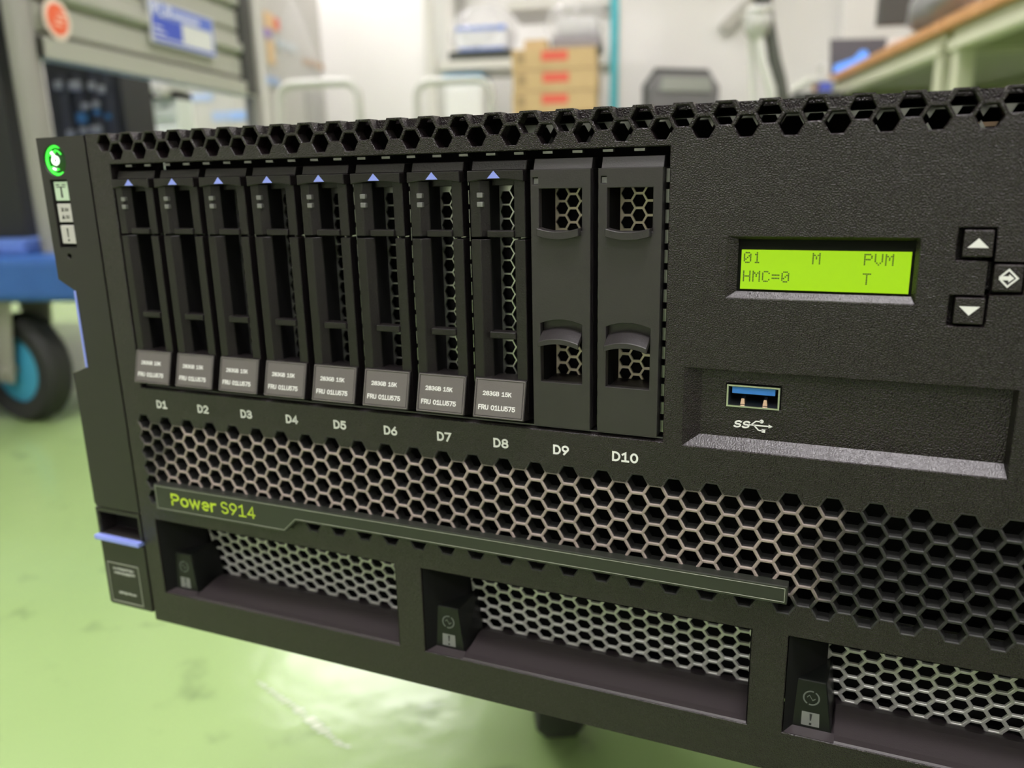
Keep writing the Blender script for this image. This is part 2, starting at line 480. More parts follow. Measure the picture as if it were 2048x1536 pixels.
for k in range(len(sp0) - 1):
    for q in range(4):
        t_ = (q + rs.uniform(.2, .8)) / 4; wd = (.0013, .0020, .0022, .0026, .0028, .0022, .0014)[k] * rs.uniform(.7, 1.2)
        x_ = sp0[k][0] + (sp0[k + 1][0] - sp0[k][0]) * t_; y_ = sp0[k][1] + (sp0[k + 1][1] - sp0[k][1]) * t_
        sm_.add([(x_ + wd * (1.5 if n_ % 2 else 1.1) * math.cos(n_ * PI / 4 - .6), y_ + wd * .9 * math.sin(n_ * PI / 4), .0004 + .00001 * (4 * k + q)) for n_ in range(8)], [tuple(range(8))])
sm_.build('scuff_mark', principled('scuff_white', (.62, .68, .52), .4), floor)
struct(room_obj(room_mb().box(RA0 - .1, RA1 + .1, RB0 - .1, RB1 + .1, CEIL, CEIL + .1), 'ceiling', ceilm))
struct(room_obj(room_mb().box(RA0 - .1, RA1 + .1, RB1, RB1 + .1, 0, CEIL), 'wall_back', wallm))
struct(room_obj(room_mb().box(RA0 - .1, RA1 + .1, RB0 - .1, RB0, 0, CEIL), 'wall_front', wallm))
struct(room_obj(room_mb().box(RA0 - .1, RA0, RB0, RB1, 0, CEIL), 'wall_left', wallm))
struct(room_obj(room_mb().box(RA1, RA1 + .1, RB0, RB1, 0, CEIL), 'wall_right', wallm))
basem = principled('grey_skirting', (0.33, 0.33, 0.31), 0.5)
struct(room_obj(room_mb().box(RA0, RA1, RB1 - .012, RB1, 0, .075), 'baseboard_back', basem))
struct(room_obj(room_mb().box(RA0, RA0 + .012, RB0, RB1 - .012, 0, .075), 'baseboard_left', basem))
pillm = principled('pillar_paint', (0.62, 0.62, 0.575), 0.6)
struct(room_obj(room_mb().box(-1.20, -1.02, RB1 - .10, RB1 - .012, .075, CEIL), 'trim_1', pillm, bevel=.006))
struct(room_obj(room_mb().box(.98, RA1 - .012, RB1 - .16, RB1 - .012, .075, CEIL), 'trim_2', wallm, bevel=.006))

# ceiling lamps (outside the frame): recessed troffers with lit diffusers
lampm = principled('lamp_diffuser', (0.9, 0.9, 0.88), 0.5, emit=(1.0, 0.95, 0.985), emit_strength=LAMP)
lamp_frame = principled('lamp_frame_white', (0.8, 0.8, 0.78), 0.5)
lamps = [(-1.65, 4.28, 'ceiling lamp nearest the back wall above the wrapped pallet'),
         (0.45, 2.1, 'ceiling lamp over the right side between server and workbenches'),
         (-2.5, 2.0, 'ceiling lamp over the left side behind the tall cart'),
         (0.05, -0.58, 'ceiling lamp overhead in front of the black server'),
         (-0.4, -2.1, 'added fill lamp on the ceiling, unseen behind the camera')]  # unseen lamp added to bring neutral light onto the server front
for a, b, lab in lamps:
    t = thing('ceiling_lamp', lab, 'ceiling lamp', RM(a, b, CEIL - .05), ROOM_ROT, 'recessed ceiling lamps')
    m = MB(); m.box(-.62, .62, -.22, -.19, 0, .05); m.box(-.62, .62, .19, .22, 0, .05); m.box(-.62, -.59, -.19, .19, 0, .05); m.box(.59, .62, -.19, .19, 0, .05)
    m.build('lamp_frame', lamp_frame, t)
    MB().box(-.588, .588, -.188, .188, .006, .02).build('diffuser', lampm, t)

# ================================================================== THE SERVER
Z0 = FLOOR_TO_SERVER
server = thing('rack_server', 'large black rack server with honeycomb vents, ten drive bays and a lit green display', 'server', (0, 0, Z0))
mm = lambda: MB(0.001)

S3 = 9.69                  # column pair spacing of the honeycomb
PITCH = S3 / 3 * math.sqrt(3)
W = 448.0
TOP = 174.2
vent_holes = []; vent_cells = []
APV = 2.37
for i in range(45):
    for j in range(6):
        vent_holes.append(hexagon(8.1 + S3 * i, 78.3 - PITCH * j, APV)); vent_cells.append(hexagon(8.1 + S3 * i, 78.3 - PITCH * j, PITCH / 2))
    if i < 44:
        for j in range(5):
            c = (8.1 + S3 * (i + .5), 78.3 - PITCH * (j + .5))
            vent_holes.append(hexagon(*c, APV)); vent_cells.append(hexagon(*c, PITCH / 2))
top_holes = []; outline = [(0, 0), (W, 0), (W, TOP)]
notches = []
AP = 2.35; RT = AP * 2 / math.sqrt(3)
for i in range(45):
    top_holes.append(hexagon(7.6 + S3 * i, 171.2, AP))
    if i < 45:
        cx = 7.6 + S3 * (i + .5)
        if cx < W - 6:
            top_holes.append(hexagon(cx, 171.2 - PITCH / 2, AP)); notches.append(cx)
for cx in reversed(notches):
    zc = 171.2 + PITCH / 2; d = (TOP - zc) / AP * (RT / 2)
    outline += [(cx + RT - d, TOP), (cx + RT / 2, zc - AP), (cx - RT / 2, zc - AP), (cx - RT + d, TOP)]
outline.append((0, TOP))
BAY = (8.9, 189.0, 90.7, 164.6)
LCDR = (203.4, 244.3, 129.0, 143.4)
USBR = (194.2, 266.6, 90.5, 110.9)
BTN = [(251.4, 258.6, 138.9, 145.8), (257.8, 264.8, 131.7, 138.6), (251.1, 258.4, 124.5, 131.3)]
PSU_X = [6.7, 115.0, 223.1, 331.3]; PSU_W = 99.0; PSU_Z = (12.6, 41.5)
holes = [rect(*BAY), rect(*LCDR), rect(*USBR)] + [rect(*b) for b in BTN] + [rect(x, x + PSU_W, *PSU_Z) for x in PSU_X]
(bv, bf), (gv, gf) = holed_plate(outline, holes + top_holes + vent_holes, 0, 4.0, 0.22, cells=vent_cells)
b = mm()
b.v = list(bv); b.f = list(bf)
b.box(0, W, 4, 30, 0, 1.6)                                   # bottom wall
b.box(0, 1.6, 4, 30, 1.6, 173.2); b.box(W - 1.6, W, 4, 30, 1.6, 173.2)
b.box(1.6, W - 1.6, 5.0, 30, 172.9, 174.0)                   # top flange
for cx in notches:                                            # backs of the open half cells along the top edge
    zc = 171.2 + PITCH / 2
    b.prism([(cx - RT / 2 - .2, zc - AP - .3), (cx + RT / 2 + .2, zc - AP - .3), (cx + RT - .05, 174.0), (cx - RT + .05, 174.0)], 'y', 3.2, 4.6)
# display recess: sloped frame down to the window
x0, x1, z0, z1 = LCDR
fr = [(x0, 0.3, z0), (x1, 0.3, z0), (x1, 0.3, z1), (x0, 0.3, z1)]
bk = [(205.6, 1.5, 130.45), (243.6, 1.5, 130.45), (243.6, 1.5, 142.8), (205.6, 1.5, 142.8)]
for i in range(1, 4): b.quad(fr[i], bk[i], bk[(i + 1) % 4], fr[(i + 1) % 4])
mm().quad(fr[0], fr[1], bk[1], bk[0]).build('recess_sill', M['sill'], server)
b.box(203, 245, 4.2, 7, 128, 144)
# usb recess
x0, x1, z0, z1 = USBR
fr = [(x0, 0.3, z0), (x1, 0.3, z0), (x1, 0.3, z1), (x0, 0.3, z1)]
bk = [(198.0, 2.9, 93.1), (266.0, 2.9, 93.1), (266.0, 2.9, 110.3), (198.0, 2.9, 110.3)]
for i in range(1, 4): b.quad(fr[i], bk[i], bk[(i + 1) % 4], fr[(i + 1) % 4])
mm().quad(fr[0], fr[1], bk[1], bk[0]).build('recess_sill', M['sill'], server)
UX = (204.1, 217.3, 101.0, 107.2)
ub, _ = holed_plate(rect(198.0, 266.0, 93.1, 110.3), [rect(*UX)], 2.9, 2.0, .1)
b.v_off = len(b.v); b.v += ub[0]; b.f += [tuple(i + b.v_off for i in f) for f in ub[1]]
for q in BTN:                                                 # button wells
    b.box(q[0] - .8, q[1] + .8, 5.5, 6.5, q[2] - .8, q[3] + .8)
b.build('front_bezel', M['bezel'], server)
link_mesh('vent_grille', gv, gf, M['dust'], server)
# chassis
c = mm(); c.box(2, W - 2, 30.0, 700, 2.5, 172.9); c.build('chassis', M['black'], server)

# drive cage seen in the gaps between the drives
CW = 18.05; C0 = 17.45
cg = mm()
for k in range(11):
    xg = C0 - 9.02 + CW * k
    if k == 0: continue
    if k == 10: xg = 188.3
    z = 92.5
    while z < 157.5:
        if k == 10: cg.box(187.6, 189.3, 3.0, 4.0, z, z + 3.2)
        else: cg.box(xg - .12, xg + .12, 2.0, 6, z, z + 3.6)
        z += 4.9
    cg.box(xg - .12, xg + .12, 6, 28, 92, 157)
z = 13.0
x = 14.0
while x < 186:
    cg.box(x, x + 2.6, 1.6, 3.2, 163.7, 164.3); x += 7.9
cg.box(9.2, 188.8, 2.2, 28, 90.9, 91.3)
cg.build('drive_cage', M['dark_steel'], server)
MB(0.001).box(9.0, 188.9, 28.5, 29.5, 91, 164).build('backplane', M['black'], server)
# metal bracket behind the top vent, right half
bh = []
for i in range(30):
    for j in range(2):
        cx = 153 + 10.4 * i; bh.append(hexagon(cx + j * 5.2, 168.2 + .45 * j, 2.35))
bo = rect(147, 440, 165.5, 171.2)
bh = [h for h in bh if max(p[0] for p in h) < 439 and min(p[1] for p in h) > 165.6]
(pv, pf), _ = holed_plate(bo, bh, 9.5, 1.2, .12)
link_mesh('inner_bracket', pv, pf, M['dark_steel'], server)
mm().box(250, 440, 16, 24, 166.9, 167.9).build('inner_rail', principled('copper_toned_rail', (.5, .36, .26), .4, 1.0), server)

# bay numbers
for i in range(10):
    cx = 17.4 + 17.97 * i
    text_mesh('bay_number', 'D%d' % (i + 1), cx, 84.0, -0.01, 2.75, M['white_ink'], server, align='CENTER', weight=.52, width=4.6 if i < 9 else 7.1, gap=.26)

# display
disp = mm().box(203.6, 244.1, 2.8, 3.6, 129.2, 143.2).build('display', M['black'], server)
mm().box(206.35, 243.0, 2.0, 2.8, 130.95, 140.25).build('screen', M['lcd'], disp)
GL = {'0': '01110 10001 10011 10101 11001 10001 01110', '1': '00100 01100 00100 00100 00100 00100 01110',
      'M': '10001 11011 10101 10101 10001 10001 10001', 'P': '11110 10001 10001 11110 10000 10000 10000',
      'V': '10001 10001 10001 10001 10001 01010 00100', 'H': '10001 10001 10001 11111 10001 10001 10001',
      'C': '01110 10001 10000 10000 10000 10001 01110', '=': '00000 00000 11111 00000 11111 00000 00000',
      'T': '11111 00100 00100 00100 00100 00100 00100'}
dt = mm()
def lcd_row(s, z):
    for k, ch in enumerate(s):
        if ch == ' ': continue
        for r, row in enumerate(GL[ch].split()):
            for q, bit in enumerate(row):
                if bit == '1':
                    xx = 206.9 + 2.2 * k + q * .36; zz = z - r * .38
                    dt.box(xx, xx + .29, 1.96, 2.0, zz - .31, zz)
lcd_row('01     M    PVM ', 139.75)
lcd_row('HMC=0       T   ', 135.35)
dt.build('display_text', M['lcd_dot'], disp)

# three control buttons
bx = [(252.5, 258.2, 139.6, 145.4), (258.9, 264.4, 132.4, 138.2), (252.2, 258.0, 125.1, 130.9)]
for k, q in enumerate(bx):
    o = mm().box(q[0], q[1], -.3, 5, q[2], q[3]).build('control_button', M['bezel'], server, bevel=.0003)
    cx = (q[0] + q[1]) / 2; cz = (q[2] + q[3]) / 2
    s = mm()
    if k == 0: s.prism([(cx - 2, cz - .9), (cx + 2, cz - .9), (cx, cz + 1.1)], 'y', -.34, -.29)
    elif k == 2: s.prism([(cx - 2, cz + 1.0), (cx, cz - 1.0), (cx + 2, cz + 1.0)], 'y', -.34, -.29)
    else:
        A = [(cx - 2, cz), (cx, cz - 2.05), (cx + 2, cz), (cx, cz + 2.05)]; B = [(cx + (p[0] - cx) * .74, cz + (p[1] - cz) * .74) for p in A]
        for i in range(4):
            j = (i + 1) % 4
            if i in (0, 3):                                  # left side of the diamond is open at the tip
                lerp = lambda p, r, t: (p[0] + (r[0] - p[0]) * t, p[1] + (r[1] - p[1]) * t)
                if i == 0: p0, q0 = lerp(A[0], A[1], .25), lerp(B[0], B[1], .25); s.prism([p0, A[1], B[1], q0], 'y', -.34, -.29)
                else: p0, q0 = lerp(A[0], A[3], .25), lerp(B[0], B[3], .25); s.prism([A[3], p0, q0, B[3]], 'y', -.34, -.29)
            else: s.prism([A[i], A[j], B[j], B[i]], 'y', -.34, -.29)
        s.prism([(cx - 1.7, cz - .42), (cx + .1, cz - .42), (cx + .1, cz - .85), (cx + 1.1, cz), (cx + .1, cz + .85), (cx + .1, cz + .42), (cx - 1.7, cz + .42)], 'y', -.34, -.29)
    s.build('button_symbol', M['white_ink'], o)

# usb socket
u = mm(); X0, X1, ZA, ZB = UX
sx0, sx1, sz0, sz1 = X0 + .25, X1 - .25, ZA + .2, ZB - .3
u.box(sx0, sx1, 2.3, 14, sz0, sz0 + .4); u.box(sx0, sx1, 2.3, 14, sz1 - .4, sz1)
u.box(sx0, sx0 + .4, 2.3, 14, sz0 + .4, sz1 - .4); u.box(sx1 - .4, sx1, 2.3, 14, sz0 + .4, sz1 - .4)
usb = u.build('usb_port', M['steel'], server)
mm().box(sx0 + .4, sx1 - .4, 13, 13.6, sz0 + .4, sz1 - .4).build('socket_back', M['black'], usb)
mm().box(sx0 + 1.2, sx1 - 1.2, 3.2, 12, sz1 - 2.35, sz1 - .75).build('tongue', M['usb_blue'], usb)
for px in (207.6, 213.0): mm().hexa([(px, 3.6, sz0 + .5), (px + 1.1, 3.6, sz0 + .5), (px + 1.1, 7, sz0 + .5), (px, 7, sz0 + .5)], [(px + .2, 4, sz0 + 1.9), (px + .9, 4, sz0 + 1.9), (px + .9, 7, sz0 + 1.9), (px + .2, 7, sz0 + 1.9)]).build('contact', M['brass'], usb)
K = 201.6 / 209.1
def sp_(x, z): return (230.86 + (x - 230.86) * K, 159.0 + (z - 159.0) * K)
p0 = sp_(205.2, 93.35)
sy = text_mesh('usb_symbol', 'SS', p0[0], p0[1], 2.87, 1.95, M['white_ink'], server, width=3.9, weight=.40, shear=.3)
tr = mm()
ya, yb = 2.82, 2.89
def bar(p, q, w):
    p, q = sp_(*p), sp_(*q)
    d = Vector((q[0] - p[0], q[1] - p[1])).normalized(); n = Vector((-d.y, d.x)) * w / 2
    tr.prism([(p[0] - n.x, p[1] - n.y), (q[0] - n.x, q[1] - n.y), (q[0] + n.x, q[1] + n.y), (p[0] + n.x, p[1] + n.y)], 'y', ya, yb)
bar((209.3, 94.4), (214.4, 94.4), .32); tr.prism([sp_(214.2, 93.9), sp_(215.2, 94.4), sp_(214.2, 94.9)], 'y', ya, yb)
bar((209.8, 94.4), (211.0, 95.5), .3); bar((211.0, 95.5), (212.3, 95.5), .3); tr.cyl(sp_(212.4, 95.55), .5, 'y', ya, yb, 16)
bar((210.5, 94.4), (211.8, 93.1), .3); bar((211.8, 93.1), (212.8, 93.1), .3); q0 = sp_(213.0, 93.05); tr.box(q0[0] - .43, q0[0] + .43, ya, yb, q0[1] - .42, q0[1] + .42)
tr.build('usb_trident', M['white_ink'], sy)

# name strip across the vents
bd = [(11.6, 47.4), (66.8, 47.4), (71.6, 51.9), (222.3, 51.9), (222.3, 57.0), (11.6, 57.0)]
strip = mm().prism(bd, 'y', -3.0, .5).build('name_strip', M['badge'], server, bevel=.00025)
rim = mm()
inn = [(12.3, 48.1), (66.5, 48.1), (71.3, 52.6), (221.6, 52.6), (221.6, 56.3), (12.3, 56.3)]
for i in range(6):
    p, q = inn[i], inn[(i + 1) % 6]; rim.tube([(p[0], -3.0, p[1]), (q[0], -3.0, q[1])], .11, 6)
rim.build('strip_highlight', M['rim'], strip)  # pale lines paint the edge highlight of the strip
text_mesh('series_name', 'Power', 19.0, 50.0, -3.02, 4.4, M['lime_ink'], strip, width=20.0, weight=.74)
text_mesh('model_number', 'S914', 40.9, 50.2, -3.02, 4.3, M['lime_ink'], strip, width=14.4, weight=.52)

# ---- left mounting ear
EX0, EX1 = -22.6, -0.8
poly = [(EX0 + .8, 42.7), (EX1, 42.7), (EX1, 173.9), (EX0, 173.7), (EX0, 126.9), (-15.1, 123.0), (-15.1, 96.2), (EX0, 93.4), (EX0, 44.0)]
hl = []
ring_c = (-15.5, 166.4)
ng = 28
circ = lambda c, r: [(c[0] + r * math.cos(2 * PI * k / ng), c[1] + r * math.sin(2 * PI * k / ng)) for k in range(ng)]
ev, _ = holed_plate(poly, [circ(ring_c, 5.0), rect(-19.2, -11.4, 138.0, 160.2), circ((-15.5, 135.0), .85)], 0, 7.0, .2)
e = mm(); e.v = list(ev[0]); e.f = list(ev[1]); e.box(EX0 + .3, EX1, 7, 8, 44, 95)
e.box(EX0 + .3, EX1, 7, 8, 124, 173.4); e.box(-15.1, EX1, 7, 8, 95, 124)
ear = e.build('mounting_ear', M['ear'], server)
# power button
d = mm(); d.lathe([(0, .6), (2.5, .8), (4.2, 1.6), (4.4, 6)], (ring_c[0], 0, ring_c[1]), 'y', 32)
d.build('power_button', M['green_dome'], ear, smooth=True)
def arc_pts(c, r, a0, a1, y, n=18): return [(c[0] + r * math.cos(a0 + (a1 - a0) * k / n), y, c[1] + r * math.sin(a0 + (a1 - a0) * k / n)) for k in range(n + 1)]
g = mm(); g.tube(arc_pts(ring_c, 4.55, 1.2, 5.2, 1.0, 26), .5, 8); g.tube(arc_pts(ring_c, 2.7, 1.5, 2.5, .5, 10), .42, 8); g.tube(arc_pts(ring_c, 2.9, 3.9, 5.0, .5, 10), .36, 8)
g.tube(arc_pts(ring_c, 3.3, .6, 1.5, .5, 8), .25, 8)
g.build('power_ring', M['green_led'], ear, smooth=True)
g = mm(); g.tube(arc_pts(ring_c, 1.15, 0, 2 * PI * 17 / 18, .4, 17), .48, 8, closed=True); g.tube([(ring_c[0] - .5, .4, ring_c[1] + 1.2), (ring_c[0] - .9, .4, ring_c[1] + 2.8)], .45, 8, radii=[.55, .2])
g.tube(arc_pts(ring_c, 2.9, 4.2, 4.7, .45, 6), .4, 8); g.tube(arc_pts(ring_c, 2.7, 1.75, 2.15, .35, 6), .45, 8)
g.build('power_symbol', M['white_led'], ear, smooth=True)
# indicator windows
pl = mm(); pl.box(-19.4, -11.2, 2.2, 5, 137.8, 160.4); pl.build('indicator_bed', M['black'], ear)
for k, (za, zb) in enumerate([(153.4, 159.6), (146.3, 152.4), (139.1, 145.3)]):
    xx = -18.5
    q = mm().box(xx, -12.2, .7, 2.2, za, zb).build('indicator_window', M['icon_ring_glow'] if k == 0 else M['icon_plate'], ear, bevel=.0002)
    s = mm(); cz = (za + zb) / 2; cx = -15.3
    if k == 0:
        s.prism([(cx - .45, cz - 2.1), (cx + .45, cz - 2.1), (cx + .3, cz + 1.2), (cx - .3, cz + 1.2)], 'y', .62, .69)
        s.box(cx - 2, cx + 2, .62, .69, cz + 1.2, cz + 1.5); s.box(cx - 2.2, cx - .6, .62, .69, cz + 1.9, cz + 2.2); s.box(cx + .6, cx + 2.2, .62, .69, cz + 1.9, cz + 2.2)
    elif k == 1:
        for dz, up in ((1.1, 0), (-1.3, 1)):
            for h in (-.45, .15): s.box(cx + .2, cx + 1.9, .62, .69, cz + dz + h, cz + dz + h + .3)
            if up: s.prism([(cx - 1.6, cz + dz - .6), (cx - .2, cz + dz - .6), (cx - .9, cz + dz + .7)], 'y', .62, .69)
            else:
                for sg in (1, -1): s.prism([(cx - 1.5, cz + dz - .6 * sg), (cx - 1.1, cz + dz - .6 * sg), (cx - .2, cz + dz + .6 * sg), (cx - .6, cz + dz + .6 * sg)][::sg], 'y', .62, .69)
    else:
        s.prism([(cx - .22, cz - .9), (cx + .22, cz - .9), (cx + .34, cz + 2.1), (cx - .34, cz + 2.1)], 'y', .62, .69); s.cyl((cx, cz - 1.9), .42, 'y', .62, .69, 14)
    s.build('indicator_symbol', M['dark_ink'], ear)
mm().prism([(-15.9, 96.0), (-15.0, 96.0), (-15.0, 123.2), (-15.9, 123.2)], 'y', -.3, 6).build('touchpoint_strip', M['touch_blue'], ear, bevel=.0002)
# lower catch of the ear
lf, _ = holed_plate(rect(EX0, -.9, 31.4, 42.2), [rect(EX0 + 1.5, -2.4, 32.2, 40.4)], 0, 7, .35)
l = mm(); l.v = list(lf[0]); l.f = list(lf[1])
catch = l.build('release_catch', M['ear'], server)
mm().box(EX0 + .3, -1.2, 7, 8, 31.6, 42).build('catch_well', M['black'], catch)
mm().hexa([(EX0 - .4, -2.2, 30.0), (-1.2, -2.2, 29.7), (-1.2, 6.5, 29.5), (EX0 - .4, 6.5, 29.5)], [(EX0 - .4, -2.2, 31.9), (-1.2, -2.2, 31.6), (-1.2, 6.5, 31.3), (EX0 - .4, 6.5, 31.3)]).build('touchpoint_bar', M['touch_blue'], catch, bevel=.0004)
mm().prism([(EX0 + .7, 2.6), (-1.2, 2.6), (-1.0, 29.2), (EX0, 29.2), (EX0, 3.4)], 'y', 0, 7).build('catch_plate', M['ear'], catch, bevel=.0003)
lb = mm()
for (p, q) in (((-20.8, 4.2), (-5.4, 4.2)), ((-5.4, 4.2), (-5.4, 20.2)), ((-5.4, 20.2), (-20.8, 20.2)), ((-20.8, 20.2), (-20.8, 4.2))):
    lb.tube([(p[0], 0, p[1]), (q[0], 0, q[1])], .22, 6)
lb.build('label_frame', M['rim'], catch)
rnd = random.Random(3); ln = mm()
for z, xa, xb in ((18.0, -18.2, -8.0), (16.3, -18.0, -7.6), (8.1, -17.0, -8.2)):      # lines too fine to read
    x = xa
    while x < xb:
        w = rnd.uniform(.5, 1.3); ln.box(x, min(x + w, xb), -.05, .02, z - rnd.uniform(.3, .55), z + rnd.uniform(.3, .6)); x += w + rnd.uniform(.15, .4)
ln.build('label_print', M['grey_ink'], catch)

# ================================================================== HOT-SWAP DRIVES
ordw = ['first', 'second', 'third', 'fourth', 'fifth', 'sixth', 'seventh', 'eighth']
ZB = 91.6
def make_drive(cx):
    O = (0, 0, ZB)
    root = thing('hard_drive', '', 'hard drive', (cx * .001, 0, Z0 + ZB * .001), 0, 'hard drives in the drive bays')
    D = lambda: MB(.001, O)
    f = D()
    for z0, z1, y in ((95, 142.15, 0.0), (142.75, 157.5, 0.1)):
        f.prism([(-7.8, y), (-5.0, y), (-2.9, y + 2.0), (-2.9, 9.2), (-7.8, 9.2)], 'z', z0, z1)
        f.prism([(4.7, y + .2), (7.8, y + .2), (7.8, 9), (4.7, 9)], 'z', z0, z1)
    f.box(-2.9, 4.7, 3.5, 9, 156, 158)
    D().box(-2.95, -2.84, 2.1, 9.2, 95, 157.4).build('rail_shade', M['black'], root)  # added black sheet paints shade over the rail's inner face
    f.build('carrier_frame', M['drive'], root, bevel=.00018, seg=1)
    for za, zb in ((142.75, 144.5), (115.5, 117.35)):
        D().box(-2.95, 4.75, -.3, 3.2, za, zb).build('cross_bar', M['drive'], root, bevel=.0002, seg=1)
    # release latch: stepped top and front bar with an arched underside
    l = D()
    n = 10
    top = [(7.9, 159.9), (-7.9, 159.9)]
    low = [(-7.9 + 15.8 * k / n, 157.0 + .75 * (1 - ((k / n - .5) * 2) ** 2)) for k in range(n + 1)]
    l.prism(low + top, 'y', -1.2, 2.4)
    l.hexa([(-7.7, 1.2, 159.9), (7.8, 1.2, 159.9), (7.8, 6, 159.9), (-7.7, 6, 159.9)], [(-7.7, 2.2, 162.4), (7.8, 2.2, 162.4), (7.8, 6, 162.4), (-7.7, 6, 162.4)])
    lt = l.build('release_latch', M['drive'], root, bevel=.0002, seg=1)
    D().prism([(-2.05, 157.9), (1.55, 157.9), (-.25, 159.8)], 'y', -1.28, -1.15).build('touchpoint', M['touch_blue'], lt)
    for zz in (153.0, 150.6):
        D().box(-5.75, -4.05, -.12, 1.4, zz, zz + 1.35).build('light_pipe', M['light_pipe'], root, bevel=.0002)
    # tilted label block
    p = D(); p.add([(-7.75, -.4, 104.3), (7.75, -.4, 104.3), (7.75, 6, 104.3), (-7.75, 6, 104.3),
                    (-7.75, -3.2, 93.4), (7.75, -3.2, 93.4), (7.75, 6, 91.8), (-7.75, 6, 91.8)],
                   [(0, 1, 2, 3), (4, 7, 6, 5), (0, 4, 5, 1), (1, 5, 6, 2), (2, 6, 7, 3), (3, 7, 4, 0)])
    lab = p.build('label_block', M['drive'], root, bevel=.0003, seg=2)
    t = math.atan2(2.8, 10.9)
    ny, nz = -math.cos(t), math.sin(t)
    def on(x, s, h):                    # point on the sloping face, s mm below the top edge
        return (x, -.4 - s * math.sin(t) + h * ny, 104.3 - s * math.cos(t) + h * nz)
    q = D(); s0, s1 = .7, 10.6
    q.hexa([on(-6.95, s1, .10), on(6.95, s1, .10), on(6.95, s1, -.3), on(-6.95, s1, -.3)], [on(-6.95, s0, .10), on(6.95, s0, .10), on(6.95, s0, -.3), on(-6.95, s0, -.3)])
    q.build('label_plate', M['label_grey'], lab, bevel=.00012, seg=1)
    r = D()
    for a, b2 in ((on(-7.3, .45, .02), on(7.3, .45, .02)), (on(7.3, .45, .02), on(7.3, 10.9, .02)), (on(7.3, 10.9, .02), on(-7.3, 10.9, .02)), (on(-7.3, 10.9, .02), on(-7.3, .45, .02))): r.tube([a, b2], .22, 6)
    r.build('label_border', M['label_grey'], lab)
    for sx, s, st, h, w in ((-5.0, 4.9, '283GB 15K', 1.25, 8.6), (-6.1, 8.9, 'FRU 01LU575', 1.4, 11.1)):
        a = on(sx, s, .11)
        text_mesh('label_text', st, a[0], a[2], a[1], h, M['white_ink'], lab, o=O, width=w, weight=h * .17, tilt=t, thick=.03)
    # metal screen inside the openings
    mh = []
    for i in range(3):
        for j in range(16):
            cxm = -2.9 + 2.0 + 3.15 * i; czm = 104 + 3.75 * j + (1.87 if i % 2 else 0)
            if cxm < 3.0 or True:
                h = [(max(-2.6, min(4.4, px)), pz) for px, pz in hexagon(cxm, czm, 1.66)]
                if max(p[0] for p in h) - min(p[0] for p in h) > 1.5 and min(p[1] for p in h) > 99.6 and max(p[1] for p in h) < 157.4: mh.append(h)
    (mv, mf), _ = holed_plate(rect(-2.9, 4.7, 99, 158), mh, 8.3, .7, .0, o=O)
    link_mesh('metal_screen', mv, mf, M['steel'], root)
    D().box(-7.7, 7.7, 13, 28, 92, 161.5).build('drive_body', M['black'], root)
    return root
first = make_drive(C0)
drives = [first]
for i in range(1, 8):
    o = copy_tree(first); o.location.x = (C0 + CW * i) * .001; drives.append(o)
for i, o in enumerate(drives):
    o['label'] = 'black hard drive with blue latch triangle in the bay marked D%d, %s from the left' % (i + 1, ordw[i])

